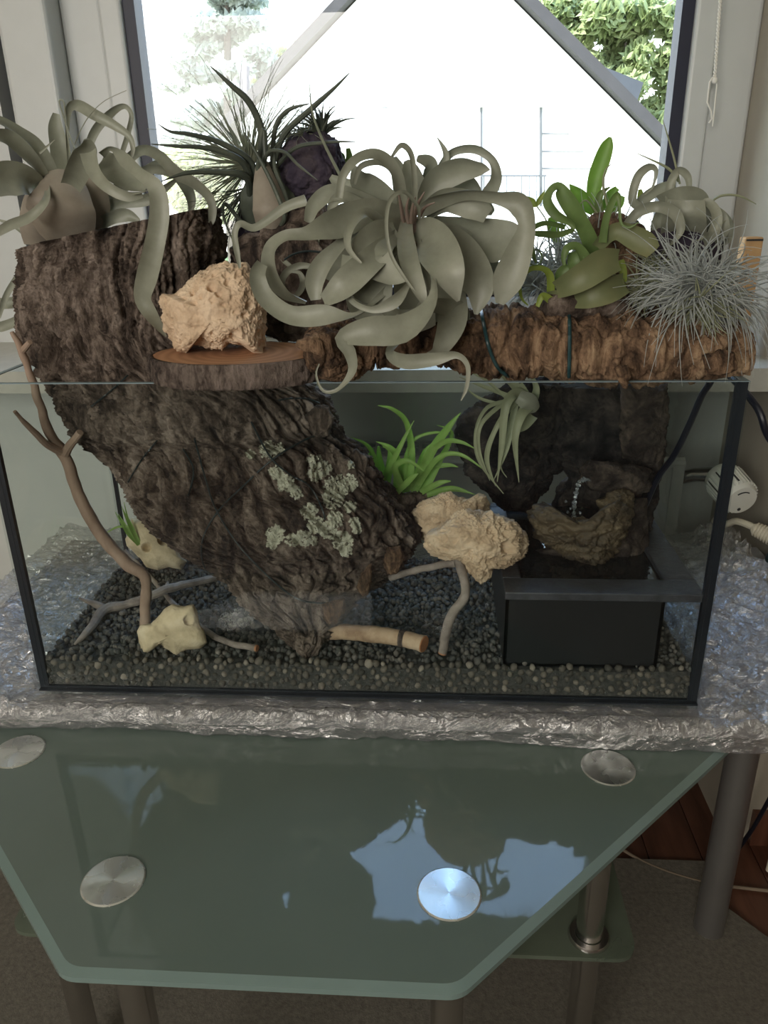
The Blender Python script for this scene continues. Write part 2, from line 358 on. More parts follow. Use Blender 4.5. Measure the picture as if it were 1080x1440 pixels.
def water_mat():
    m, nt, out = newmat('still_dark_water'); L = nt.links.new
    b = N(nt, 'ShaderNodeBsdfPrincipled', Roughness=.03); b.inputs['Base Color'].default_value = (.02, .022, .022, 1)
    tc = N(nt, 'ShaderNodeTexCoord'); nz = N(nt, 'ShaderNodeTexNoise', Scale=60.0); L(tc.outputs['Object'], nz.inputs['Vector'])
    bp = N(nt, 'ShaderNodeBump', Strength=.25, Distance=.003); L(nz.outputs['Fac'], bp.inputs['Height']); L(bp.outputs[0], b.inputs['Normal'])
    L(b.outputs[0], out.inputs[0]); return m
MAT['water'] = water_mat()
def pebble_mat():
    m, nt, out = newmat('grey_pebble'); L = nt.links.new
    oi = N(nt, 'ShaderNodeNewGeometry')
    rp = ramp(nt, [(0, (.045, .048, .045)), (.55, (.085, .085, .078)), (.85, (.11, .10, .088)), (1, (.17, .155, .135))]); L(oi.outputs['Random Per Island'], rp.inputs[0])
    b = N(nt, 'ShaderNodeBsdfPrincipled', Roughness=.75); L(rp.outputs[0], b.inputs['Base Color']); L(b.outputs[0], out.inputs[0]); return m
MAT['pebbles'] = pebble_mat()
def pebble_mat1():
    m, nt, out = newmat('single_grey_pebble'); L = nt.links.new
    oi = N(nt, 'ShaderNodeObjectInfo')
    rp = ramp(nt, [(0, (.05, .046, .038)), (.55, (.095, .085, .07)), (.9, (.15, .13, .105)), (1, (.26, .23, .19))]); L(oi.outputs['Random'], rp.inputs[0])
    b = N(nt, 'ShaderNodeBsdfPrincipled', Roughness=.75); L(rp.outputs[0], b.inputs['Base Color']); L(b.outputs[0], out.inputs[0]); return m
MAT['pebble1'] = pebble_mat1()

# ------------------------------------------------------------------ the room
random.seed(7)
def struct(name, mb, mat, parent=None, smooth=False):
    o = mb.build(name, mat, parent, smooth)
    if parent is None: o['kind'] = 'structure'
    return o
fl = struct('floor', MB().box(-2.3, 2.3, -3.1, .95, -.12, -.006), MAT['slot'])
for i in range(44):
    x0 = -2.2+i*.1
    MB().box(x0+.001, x0+.099, -3.0, .72, -.0065, 0).build('plank', MAT['plank'], fl, False)
struct('ceiling', MB().box(-2.3, 2.3, -3.1, 1.0, 2.5, 2.6), MAT['ceiling'])
WB = .72
struct('wall_back', MB().box(-2.3, .655, WB, .98, 0, .86).box(-2.3, .655, .78, .98, 2.22, 2.5), MAT['niche'])
struct('trim_8', MB().box(-2.3, -.727, .80, .98, .90, 2.22), MAT['white_frame'])
struct('wall_right', MB().box(.655, 2.3, .41, .98, 0, 2.5).box(2.2, 2.3, -3.1, .41, 0, 2.5), MAT['wall'])
struct('wall_left', MB().box(-2.3, -2.2, -3.1, .98, 0, 2.5), MAT['wall'])
struct('wall_rear', MB().box(-2.2, -2.1, -3.1, -3.0, 0, 2.5).box(-.2, 2.2, -3.1, -3.0, 0, 2.5).box(-2.1, -.2, -3.1, -3.0, 2.25, 2.5).box(-2.1, -.2, -3.1, -3.0, 0, .95), MAT['wall'])
struct('window_3', MB().box(-2.1, -.2, -3.06, -3.03, .95, 2.25), MAT['curtain'])  # unseen opaque curtain panel added to keep open sky light out of the room
struct('baseboard_right', MB().box(.70, 2.2, .395, .41, 0, .075), MAT['plank'])
struct('trim_1', MB().box(-2.2, .655, .50, .90, .862, .90), MAT['sill'])

def window(name, x0, x1, z0, z1):
    r = thing(name, ((x0+x1)/2, .86, z0), None, None); r['kind'] = 'structure'
    st = .042
    for nm, b in (('stile', (x0, x0+st, .81, .875, z0, z1)), ('stile', (x1-st, x1, .81, .875, z0, z1)),
                  ('rail', (x0+st, x1-st, .81, .875, z0, z0+.055)), ('rail', (x0+st, x1-st, .81, .875, z1-.055, z1))):
        o = MB().box(*b).build(nm, MAT['white_frame'], r, False)
        bv = o.modifiers.new('bevel', 'BEVEL'); bv.width = .006; bv.segments = 3
    a0, a1, b0, b1 = x0+st, x1-st, z0+.055, z1-.055
    for b in ((a0, a0+.022, .822, .868, b0, b1), (a1-.022, a1, .822, .868, b0, b1), (a0+.022, a1-.022, .822, .868, b0, b0+.02), (a0+.022, a1-.022, .822, .868, b1-.02, b1)):
        MB().box(*b).build('gasket', MAT['gasket'], r, False)
    MB().box(a0+.01, a1-.01, .843, .849, b0+.01, b1-.01).build('pane', MAT['pane'], r, False)
    return r
window('window_1', -.521, .577, .925, 2.20)
def fr(name, *b):
    o = struct(name, MB().box(*b), MAT['white_frame'])
    bv = o.modifiers.new('bevel', 'BEVEL'); bv.width = .008; bv.segments = 3
fr('trim_2', .577, .655, .828, .90, .90, 2.22)
fr('trim_3', -.600, -.521, .828, .90, .90, 2.22)
fr('trim_4', -.692, -.600, .77, .90, .90, 2.22)
struct('trim_5', MB().box(-.727, -.692, .85, .90, .90, 2.22), MAT['gasket'])
fr('trim_6', -2.2, .655, .83, .90, .90, .926)
fr('trim_7', -2.2, .655, .83, .90, 2.198, 2.222)

# blind cord hanging by the right window frame
cx = P(1005, 108, .79)
bc = thing('blind_cord', cx, 'twisted white blind cord hanging beside the window frame', 'cord')
topc = P(1017, -60, .79)
for ph in (0, math.pi):
    pts = []
    for i in range(121):
        t = i/120; p = topc.lerp(cx, t); a = t*95+ph
        pts.append(p+Vector((math.cos(a), math.sin(a), 0))*.0016)
    MB().tube(pts, .0016, 5).build('strand', MAT['cord'], bc)
def pxt(seq, Y): return [P(x, y, Y) for x, y in seq]
MB().tube(pxt([(1006, 108), (1002, 109), (998, 115), (996, 130), (994.5, 144), (1000, 156), (1001, 167), (997, 173)], .79), .0016, 6).build('loose_end', MAT['cord'], bc)
MB().tube(pxt([(1006, 108), (1008, 120), (1006, 140), (1004, 160), (1002, 178)], .792), .0013, 6).build('loose_end', MAT['cord'], bc)
MB().lathe([(.0001, .006), (.004, .004), (.005, 0), (.004, -.004), (.0001, -.006)], P(1005, 113, .79), 12).build('knot', MAT['cord'], bc)

# radiator in the niche under the sill
rd = thing('radiator', (.09, .60, .13), 'white panel radiator with top grille in the niche under the sill', 'radiator')
m = MB().box(-.33, .52, .53, .545, .13, .725).box(-.33, .52, .655, .67, .13, .725)
m.build('panel', MAT['radiator'], rd, False)
for x in (-.35, .505):
    MB().box(x, x+.02, .525, .675, .13, .735).build('end_panel', MAT['radiator'], rd, False)
MB().tube([(-.35, .535, .728), (.525, .535, .728)], .011, 10).build('top_edge', MAT['radiator'], rd)
g = MB()
for i in range(41):
    g.box(-.33+i*.0205, -.33+i*.0205+.006, .545, .655, .722, .730)
for i in range(4):
    g.box(-.33, .505, .552+i*.03, .558+i*.03, .723, .7295)
tag(g.build('top_grille', MAT['radiator'], rd, False), kind='stuff')
MB().box(-.33, .505, .546, .654, .15, .66).build('core', MAT['slot'], rd, False)
# thermostat head on its valve
A, B = P(1012, 668, .50), P(1043, 704, .43)
ax = (B-A).normalized(); q = Vector((0, 0, 1)).rotation_difference(ax).to_matrix(); ln = (B-A).length
th = MB().lathe([(.0001, 0), (.024, 0), (.029, .006), (.031, .02), (.031, ln-.012), (.027, ln-.003), (.0255, ln), (.0001, ln+.001)], A, 40, q).build('thermostat_head', MAT['thermo'], rd)
rib = MB()
for k in range(30):
    a = 2*math.pi*k/30
    c0 = Vector((math.cos(a)*.0312, math.sin(a)*.0312, .018)); c1 = Vector((math.cos(a)*.0305, math.sin(a)*.0305, ln-.008))
    rib.tube([A+q @ c0, A+q @ c1], [.0021, .0016], 5)
rib.build('rib', MAT['thermo'], th)
sl_ = MB()
for k in range(30):
    if k % 3: continue
    a = 2*math.pi*(k+.5)/30
    c0 = Vector((math.cos(a)*.0306, math.sin(a)*.0306, .02)); c1 = Vector((math.cos(a)*.0306, math.sin(a)*.0306, ln-.014))
    sl_.tube([A+q @ c0, A+q @ c1], .0016, 5)
sl_.build('vent_slot', MAT['slot'], th)
arc = [A+q @ Vector((math.cos(a)*.017, math.sin(a)*.017, ln+.0012)) for a in [i*.12+1.3 for i in range(11)]]
MB().tube(arc, .0011, 5).build('scale_mark', MAT['slot'], th)
MB().lathe([(.0001, .001), (.003, .001), (.003, -.002)], A+q @ Vector((.004, -.017, ln)), 12, q).build('screw', MAT['slot'], th)
MB().tube([A+Vector((-.0, .0, 0)), A+Vector((-.03, .03, -.01)), A+Vector((-.07, .055, -.03))], [.014, .012, .012], 12).build('valve', MAT['chrome'], rd)

# narrow wooden block in the right corner of the sill
BY = .62; b0 = P(1047, 400, BY); wb = .015
blk = thing('wooden_block', (b0.x, BY, .90), 'narrow orange wooden block standing in the right window corner', 'block')
zt = P(1047, 333, BY).z
o = MB().box(b0.x-wb, b0.x+wb, BY-.014, BY+.014, .90, zt).build('body', MAT['block'], blk, False)
bv = o.modifiers.new('bevel', 'BEVEL'); bv.width = .003; bv.segments = 2
MB().box(b0.x-wb*.9, b0.x+wb*.9, BY-.0155, BY-.0145, zt-.006, zt-.003).build('saw_line', MAT['slot'], blk, False)

# rug
rug = [(-1.2, .34), (.60, .345), (.60, .25), (.65, .19), (.86, -.02), (.86, -1.5), (-1.2, -1.5)]
tag(MB().prism(rug, 0, .008).build('rug', MAT['rug'], None, False), 'flat grey brown rug lying on the wooden floor', 'rug')

# ------------------------------------------------------------------ outside
gd = MB().box(-60, 60, 3, 90, -4.6, -4.5).build('ground_outside', MAT['grassland'], None, False); gd['kind'] = 'structure'
HY = 13.0
apex, Lp, Rp = P(609, -113, HY), P(338, 172, HY), P(990, 268, HY)
hs = thing('white_house', (apex.x, HY+3, -4.5), 'white gabled house with dark roof edges across the street', 'house')
def ext(poly, y0, y1):
    mb = MB(); n = len(poly)
    v = [(p.x, y0, p.z) for p in poly]+[(p.x, y1, p.z) for p in poly]
    f = [tuple(range(n)), tuple(range(n, 2*n))[::-1]]+[(i, (i+1) % n, (i+1) % n+n, i+n) for i in range(n)]
    return mb.add(v, f)
ext([apex, Rp, Vector((Rp.x, 0, -4.5)), Vector((Lp.x, 0, -4.5)), Lp], HY, HY+6).build('gable_wall', MAT['render'], hs, False)
for q_ in (Lp, Rp):
    d = (q_-apex).normalized(); n = Vector((-d.z, 0, d.x)); n = n if n.z > 0 else -n
    e = q_+d*.35
    ext([apex+n*.02, apex+n*.17, e+n*.17, e+n*.02], HY-.30, HY+6).build('roof', MAT['roof'], hs, False)
rw = [P(x, y, 17) for x, y in ((312, 182), (345, 150), (404, 97), (500, 45), (720, 45), (800, 74), (905, 116), (893, 152), (860, 190))]
ext(rw, 17, 22).build('rear_roof', MAT['roof_grey'], hs, False)
ch = [P(x, y, 16.5) for x, y in ((337, 92), (347, 92), (347, 150), (337, 150))]
ext(ch, 16.5, 16.75).build('chimney', MAT['brick'], hs, False)
def rect(x0, y0, x1, y1, Y): return [P(x0, y0, Y), P(x1, y0, Y), P(x1, y1, Y), P(x0, y1, Y)]
dr = ext(rect(676, 152, 761, 290, HY), HY-.06, HY+.02).build('balcony_door', MAT['render'], hs, False)
ext(rect(680, 163, 757, 290, HY), HY-.075, HY-.06).build('shutter', MAT['shutter'], dr, False)
ext(rect(670, 144, 766, 152, HY), HY-.14, HY).build('shutter_box', MAT['shutter'], dr, False)
ext(rect(675, 152, 678, 290, HY), HY-.10, HY-.06).build('door_post', MAT['railing'], dr, False)
ext(rect(758.5, 152, 761.5, 290, HY), HY-.10, HY-.06).build('door_post', MAT['railing'], dr, False)
rl = ext(rect(676, 246, 768, 248.5, HY-.2), HY-.22, HY-.18).build('railing', MAT['railing'], hs, False)
for i in range(9):
    x = 680+i*10.6
    ext(rect(x, 248, x+1.2, 290, HY-.2), HY-.21, HY-.19).build('baluster', MAT['railing'], rl, False)
for x0, y0, x1 in ((450, 150, 545), (762, 187, 800), (762, 212, 820), (762, 236, 840)):
    ext(rect(x0, y0, x1, y0+2, HY), HY-.03, HY).build('moulding', MAT['moulding'], hs, False)

def leaves(mb, c, r, n, size, rng):
    for _ in range(n):
        while True:
            q = Vector((rng.uniform(-1, 1), rng.uniform(-1, 1), rng.uniform(-1, 1)))
            if .25 < q.length < 1: break
        p = c+Vector((q.x*r[0], q.y*r[1], q.z*r[2]))
        a = Vector((rng.gauss(0, 1), rng.gauss(0, 1), rng.gauss(0, 1))).normalized()
        b = a.orthogonal().normalized(); s = size*rng.uniform(.6, 1.3)
        mb.add([p-a*s, p+b*s*.5, p+a*s, p-b*s*.5], [(0, 1, 2, 3)])
def tree(name, label, blobs, Y, mat, n, size, trunk, seed):
    rng = random.Random(seed)
    base = P(trunk[0], 250, Y)
    t = thing(name, (base.x, Y, -4.5), label, 'tree', 'trees beyond the house')
    top = P(trunk[0], trunk[1], Y)
    MB().tube([Vector((base.x, Y, -4.5)), Vector((base.x+.1, Y, base.z)), top], [.28, .2, .04], 8).build('trunk', MAT['bark_tree'], t)
    mb = MB(); tot = sum(b[2]*b[3] for b in blobs)
    for bx, by, rx, ry in blobs:
        c = P(bx, by, Y+rng.uniform(-.8, .8)); k = M_PER_PX(c)
        leaves(mb, c, (rx*k, rx*k, ry*k), int(n*rx*ry/tot)+5, size, rng)
    tag(mb.build('foliage', mat, t, False), kind='stuff')
rng = random.Random(3)
bl = []
for i in range(46):
    y = -60+i*6.2; half = 18+ (y+60)*.24
    bl.append((316+rng.uniform(-1, 1)*half*1.25, y+rng.uniform(-6, 6), rng.uniform(16, 28), rng.uniform(6, 12)))
tree('conifer', 'pale feathery conifer standing behind the house by the chimney', bl, 24, MAT['fir'], 9000, .17, (318, -70), 5)
bl = [(rng.uniform(770, 1010), rng.uniform(-30, 130)+max(0, 0), rng.uniform(22, 40), rng.uniform(18, 30)) for _ in range(30)]
bl += [(rng.uniform(890, 1000), rng.uniform(100, 230), rng.uniform(20, 32), rng.uniform(16, 26)) for _ in range(14)]
tree('leafy_tree', 'bright green leafy tree above the grey roof', bl, 27, MAT['oak'], 16000, .20, (880, 60), 6)
bl = [(rng.uniform(225, 330), rng.uniform(205, 300), rng.uniform(16, 26), rng.uniform(12, 20)) for _ in range(14)]
tree('leafy_tree', 'low yellow green tree below the conifer', bl, 21, MAT['oak2'], 3500, .16, (265, 230), 8)
bl = [(rng.uniform(360, 440), rng.uniform(60, 130), rng.uniform(12, 20), rng.uniform(10, 16)) for _ in range(10)]
tree('leafy_tree', 'small yellow green tree peeping over the left roof slope', bl, 26, MAT['oak2'], 2200, .16, (400, 90), 9)

# ------------------------------------------------------------------ desk, plastic film, glass table
dk = thing('desk', (0, .21, 0), 'grey desk with thick round metal legs under the tank', 'desk')
MB().box(-.575, .648, -.008, .475, T-.034, T-.006).build('desk_top', MAT['desk'], dk, False)
for x, y in ((.558, .198), (-.545, .198), (.25, .43), (-.30, .43)):
    lg = MB().lathe([(.0001, .012), (.0235, .012), (.0235, T-.034)], (x, y, 0), 28).build('leg', MAT['desk_leg'], dk)
    MB().lathe([(.0001, .0), (.020, 0), (.021, .013), (.0001, .013)], (x, y, .008 if y < .34 else 0), 24).build('foot', MAT['thermo'], lg)

def film():
    nx, ny = 420, 260
    x0, x1 = -.592, .602
    prof = []      # (y, z) across the sheet: under slab edge, front bulge, top, back
    rows = []
    ys = [(-.010, -.037), (-.020, -.036), (-.029, -.029), (-.033, -.016), (-.029, -.004), (-.017, .001)]
    front = spline([(a, b) for a, b in ys], 46)
    for a, b in front: rows.append((a, b))
    for i in range(1, ny-46+1):
        rows.append((-.017+(.50+.017)*i/(ny-46), .001))
    V = []; F = []
    for j, (y, z) in enumerate(rows):
        for i in range(nx):
            x = x0+(x1-x0)*i/(nx-1)
            p = Vector((x, y, z))
            edge = noise.noise(Vector((x*5, 3.1, 0)))*.007+noise.noise(Vector((x*17, 1.1, 0)))*.003-.012*max(0, x)
            inside = (-.412 < x < .412) and (-.012 < y < .312)
            wr = noise.fractal(Vector((x*16, y*16, 1.7)), .9, 2.2, 4)
            rg = 1-abs(noise.noise(Vector((x*26+wr*1.2, y*26-wr, 5.0))))*2
            rg2 = 1-abs(noise.noise(Vector((x*60+wr*2, y*60+wr*2, 9.0))))*2
            h = .0035*wr+.0055*max(0, rg)**2+.0032*max(0, rg2)**2
            if j < 46:
                k = 1-j/46
                p.y += (edge*1.0-.3*h)*min(1, k*3)+ .3*h
                p.z += edge*.6*k-h*.5 if j < 20 else h*.5*(1-k)
                if j < 20 and z < -.02: p.z += noise.noise(Vector((x*8, 7, 0)))*.006
            if j < 46: p.z = max(p.z, -.0354+.0006*noise.noise(Vector((x*60, y*60, 0))))
            if j >= 20:
                d = max(-.412-x, x-.412, -.012-y, y-.312, 0)
                k = min(1, d/.02)
                if inside: p.z = -.0022
                else: p.z = p.z*k - .002*(1-k) + max(0, h)*k
                # loose lift near the right back corner and the left side
                if x > .5 and y > .2: p.z += .03*min(1, (x-.5)/.08)*min(1, (y-.2)/.12)*(.6+.4*rg)
                if x < -.5: p.z += .012*min(1, (-.5-x)/.08)
            V.append((p.x+ .004*wr*(1 if i in (0, nx-1) else 0), p.y, T+p.z))
    for j in range(len(rows)-1):
        for i in range(nx-1):
            a = j*nx+i
            F.append((a, a+1, a+nx+1, a+nx))
    o = obj('plastic_film', V, F, MAT['film'])
    return tag(o, 'crumpled clear plastic film spread over the desk under the tank', 'plastic film')
film()

gt = thing('glass_table', (-.055, -.15, 0), 'low green glass table with steel discs and chrome legs', 'table')
GZ = T-.036
poly = [(-.222, -.340), (.113, -.340), (.447, -.012), (.447, .13), (-.557, .13), (-.557, -.012)]
def inset(poly, d):
    out = []; n = len(poly)
    for i in range(n):
        p0 = Vector(poly[i-1]); p1 = Vector(poly[i]); p2 = Vector(poly[(i+1) % n])
        e1 = (p1-p0).normalized(); e2 = (p2-p1).normalized()
        n1 = Vector((-e1.y, e1.x)); n2 = Vector((-e2.y, e2.x))
        b = (n1+n2).normalized(); out.append(tuple(p1+b*d/max(.3, b.dot(n1))))
    return out
def rounded(poly, r, k=5):
    out = []; n = len(poly)
    for i in range(n):
        p0 = Vector(poly[i-1]); p1 = Vector(poly[i]); p2 = Vector(poly[(i+1) % n])
        a = p1+(p0-p1).normalized()*r; b = p1+(p2-p1).normalized()*r
        for j in range(k+1):
            t = j/k; out.append(tuple(a*(1-t)**2+p1*2*t*(1-t)+b*t*t))
    return out
pr = rounded(poly, .012); pi = rounded(inset(poly, .0085), .012)
n = len(pr)
MB().prism(pi, GZ-.008, GZ).build('table_top', MAT['table_glass'], gt, False)
v = [(x, y, GZ) for x, y in pi]+[(x, y, GZ-.0022) for x, y in pr]+[(x, y, GZ-.008) for x, y in pr]+[(x, y, GZ-.008) for x, y in pi]
f = [(k*n+i, k*n+(i+1) % n, (k+1) % 4*n+(i+1) % n, (k+1) % 4*n+i) for k in range(4) for i in range(n)]
obj('glass_edge', v, f, MAT['table_edge'], gt, False)
for x, y in ((-.215, -.243), (.105, -.243), (-.401, -.065), (.287, -.064)):
    MB().lathe([(.0001, .0016), (.0285, .0016), (.0300, .0006), (.0300, -.001)], (x, y, GZ), 64).build('disc', MAT['disc'], gt, False)
    r = .0165
    lg = MB().lathe([(.0001, .02), (r, .02), (r, GZ-.008)], (x, y, 0), 28).build('leg', MAT['chrome'], gt)
    MB().lathe([(.0001, 0), (.021, 0), (.021, .012), (r+.0005, .02)], (x, y, .008), 24).build('foot', MAT['chrome'], lg)
SZ = T-.300
sh = [(-.455, -.095), (.342, -.095), (.342, .10), (-.455, .10)]
MB().prism(rounded(sh, .03, 8), SZ-.006, SZ).build('lower_shelf', MAT['shelf_glass'], gt, False)
for x in (-.401, .287):
    MB().lathe([(.017, .004), (.024, .004), (.026, 0), (.026, -.001)], (x, -.0645, SZ+.001), 32).build('collar', MAT['chrome'], gt)

# cables on the right, bottle at the desk's end
fc = [PZ(865, 1188, -T+.006), PZ(905, 1212, -T+.006), PZ(950, 1230, -T+.006), PZ(1000, 1243, -T+.006), PZ(1040, 1248, -T+.006), PZ(1110, 1256, -T+.006)]
tag(MB().tube([Vector(p) for p in spline(fc, 40)], .003, 8).build('floor_cable', MAT['cable_dull']), 'thin pale cable curving across the dark floor behind the desk leg', 'cable')
pc = thing('power_cord', P(1060, 745, .40), 'cream power cord with ribbed strain relief beside the thermostat', 'cord')
q0 = P(1018, 738, .475)
pts = [Vector((q0.x-.004, .513, .36)), Vector((q0.x-.004, .513, .58)), Vector((q0.x-.002, .508, q0.z-.004))]+[P(x, y, Y) for x, y, Y in ((1020, 737, .475), (1035, 733, .45), (1052, 738, .43), (1064, 744, .42))]
MB().tube([Vector(p) for p in spline(pts, 50)], .0058, 10).build('cable', MAT['cable_white'], pc)
pts = [P(1094, 759, .393), Vector((.685, .375, .655)), Vector((.70, .34, .58)), Vector((.715, .33, .35)), Vector((.71, .33, .006))]
MB().tube([Vector(p) for p in spline(pts, 30)], .0058, 10).build('cable', MAT['cable_white'], pc)
s0, s1 = P(1058, 742, .420), P(1096, 760, .392)
sr = MB().tube([s0, s0.lerp(s1, .1), s1], [.007, .0105, .013], 14).build('strain_relief', MAT['cable_white'], pc)
ax = (s1-s0).normalized(); q = Vector((0, 0, 1)).rotation_difference(ax).to_matrix()
for k in range(7):
    c = s0.lerp(s1, .14+k*.11); r = .0112+.0006*k
    MB().lathe([(r-.002, -.0014), (r+.0008, -.0014), (r+.0008, .0014), (r-.002, .0014)], c, 18, q).build('rib', MAT['cable_white'], sr)
bt_c = Vector((.631, .350, 0)); BTZ = T-.006
bt = thing('plastic_bottle', (bt_c.x, .350, BTZ), 'dark green plastic container at the right end of the desk', 'bottle')
h = .036
MB().lathe([(.0001, 0), (.020, 0), (.022, .006), (.022, h), (.018, h+.012), (.010, h+.018), (.010, h+.03), (.0001, h+.03)], (bt_c.x, .350, BTZ), 28).build('body', MAT['bottle'], bt)
MB().lathe([(.0221, .012), (.0225, .013), (.0225, .032), (.0221, .033)], (bt_c.x, .350, BTZ), 28).build('paper_label', MAT['bottle_label'], bt)

# ------------------------------------------------------------------ glass tank
TW, TD, TH, TG = .40, .30, .39, .006
tk = thing('glass_tank', (0, TD/2, T), 'open rectangular glass tank with black silicone corner seams', 'tank')
def pane(nm, *b): MB().box(*b).build(nm, MAT['tank_glass'], tk, False)
pane('front_pane', -TW, TW, 0, TG, T+.006, T+TH)
pane('back_pane', -TW, TW, TD-TG, TD, T+.006, T+TH)
pane('side_pane', -TW, -TW+TG, TG+.0005, TD-TG-.0005, T+.006, T+TH)
pane('side_pane', TW-TG, TW, TG+.0005, TD-TG-.0005, T+.006, T+TH)
pane('bottom_pane', -TW, TW, 0, TD, T, T+.0055)
def seam(x0, x1, y0, y1, z0, z1): MB().box(x0, x1, y0, y1, z0, z1).build('silicone_seam', MAT['silicone'], tk, False)
for sx_ in (-1, 1):
    xa, xb = sorted((sx_*(TW-.0105), sx_*(TW-TG)))
    seam(xa, xb, TG, TG+.006, T+.006, T+TH-.001)
    seam(xa, xb, TD-TG-.006, TD-TG, T+.006, T+TH-.001)
    seam(xa, xb, TG+.006, TD-TG-.006, T+.006, T+.010)
    xe, xf = sorted((sx_*(TW+.0006), sx_*(TW-TG)))
    seam(xe, xf, TG-.0003, TG+.0008, T+.006, T+TH-.001)
seam(-TW+TG, TW-TG, TG, TG+.003, T+.0055, T+.0085)
seam(-TW, TW, -.0004, TG, T+.0045, T+.0065)
for b in ((-TW, TW, 0, TG), (-TW, TW, TD-TG, TD), (-TW, -TW+TG, TG, TD-TG), (TW-TG, TW, TG, TD-TG)):
    MB().box(*b, T+TH, T+TH+.0008).build('matte_edge', MAT['matte_edge'], tk, False)  # matte strips added on the pane tops to hide the window's reflection

# ------------------------------------------------------------------ gravel
rng = random.Random(11)
def gz(x, y):      # gravel surface height above the desk
    return .046+.004*noise.noise(Vector((x*9, y*9, 2)))+.006*max(0, min(1, (y-.05)/.2))
X0, X1, Y0, Y1 = -TW+TG+.001, TW-TG-.001, TG+.001, TD-TG-.001
def pebble_shape(seed, sub=2):
    bm = bmesh.new(); bmesh.ops.create_icosphere(bm, subdivisions=sub, radius=1)
    r = random.Random(seed); off = Vector((r.random()*50, r.random()*50, 0)); s = (r.uniform(.8, 1.15), r.uniform(.75, 1.05), r.uniform(.65, .9))
    vs = []
    for v in bm.verts:
        k = 1+.28*noise.noise(v.co*1.3+off)
        vs.append(Vector((v.co.x*s[0]*k, v.co.y*s[1]*k, v.co.z*s[2]*k)))
    fs = [tuple(v.index for v in f.verts) for f in bm.faces]; bm.free(); return vs, fs
SH = [pebble_shape(i) for i in range(12)]
def rot(r):
    return Matrix.Rotation(r.uniform(0, 6.28), 3, 'X') @ Matrix.Rotation(r.uniform(0, 6.28), 3, 'Y') @ Matrix.Rotation(r.uniform(0, 6.28), 3, 'Z')
gv, gf = [], []
def addpeb(p, s):
    vs, fs = SH[rng.randrange(12)]; R = rot(rng); n = len(gv)
    gv.extend([R @ v*s+p for v in vs]); gf.extend([(a+n, b+n, c+n) for a, b, c in fs])
# the fill under the pebbles
nx, ny = 80, 30; V = []; F = []
for j in range(ny):
    for i in range(nx):
        x = X0+.003+(X1-X0-.006)*i/(nx-1); y = Y0+.003+(Y1-Y0-.006)*j/(ny-1)
        V.append((x, y, T+gz(x, y)-.003))
nb = len(V)
for j in range(ny):
    for i in range(nx):
        x, y, z = V[j*nx+i]; V.append((x, y, T+.007))
for j in range(ny-1):
    for i in range(nx-1):
        a = j*nx+i; F.append((a, a+1, a+nx+1, a+nx)); F.append((a+nb, a+nx+nb, a+nx+1+nb, a+1+nb))
rim = [i for i in range(nx)]+[j*nx+nx-1 for j in range(1, ny)]+[(ny-1)*nx+i for i in range(nx-2, -1, -1)]+[j*nx for j in range(ny-2, 0, -1)]
for a, b in zip(rim, rim[1:]+rim[:1]): F.append((a, b, b+nb, a+nb))
gr = thing('gravel_bed', (0, TD/2, T+.006), 'bed of dark grey gravel covering the tank floor', 'gravel'); gr['kind'] = 'stuff'
tag(obj('gravel_fill', V, F, MAT['gravel_base'], gr, False), kind='stuff')
for i in range(6200):
    x = rng.uniform(X0+.004, X1-.004); y = rng.uniform(Y0+.012, Y1-.004); s = rng.uniform(.0026, .0050)
    addpeb(Vector((x, y, T+gz(x, y)+rng.uniform(-.003, .0015))), s)
for side in (X0, X1):
    for i in range(420):
        y = rng.uniform(Y0+.004, Y1-.004); s = rng.uniform(.0026, .0046); z = rng.uniform(.010, gz(side, y))
        addpeb(Vector((side+(s*.9 if side < 0 else -s*.9), y, T+z)), s)
for i in range(620):
    x = rng.uniform(X0+.004, X1-.004); s = rng.uniform(.0022, .0036); z = rng.uniform(.009, gz(x, Y0)-.004)
    addpeb(Vector((x, Y0+.0045+rng.uniform(0, .003), T+z)), s)
tag(obj('gravel_pebbles', gv, gf, MAT['pebbles'], gr), kind='stuff')
pm = []
for vs, fs in SH[:8]:
    me = bpy.data.meshes.new('pebble'); me.from_pydata(vs, [], fs); me.materials.append(MAT['pebble1'])
    me.polygons.foreach_set('use_smooth', [True]*len(me.polygons)); pm.append(me)
spots = []
tries = 0
while len(spots) < 300 and tries < 20000:
    tries += 1
    s = rng.uniform(.0036, .0058); x = rng.uniform(X0+s, X1-s); z = rng.uniform(.008+s, gz(x, Y0)+.003)
    if all((x-a)**2+(z-b)**2 > (.82*(s+c))**2 for a, b, c in spots): spots.append((x, z, s))
for x, z, s in spots:
    o = bpy.data.objects.new('pebble', rng.choice(pm)); COL.objects.link(o)
    o.location = (x, TG+.0004+s*.92, T+z); o.scale = (s, s, s); o.rotation_euler = rot(rng).to_euler()
    tag(o, 'small grey pebble of the gravel pressed against the front glass', 'pebble', 'pebbles along the front glass')

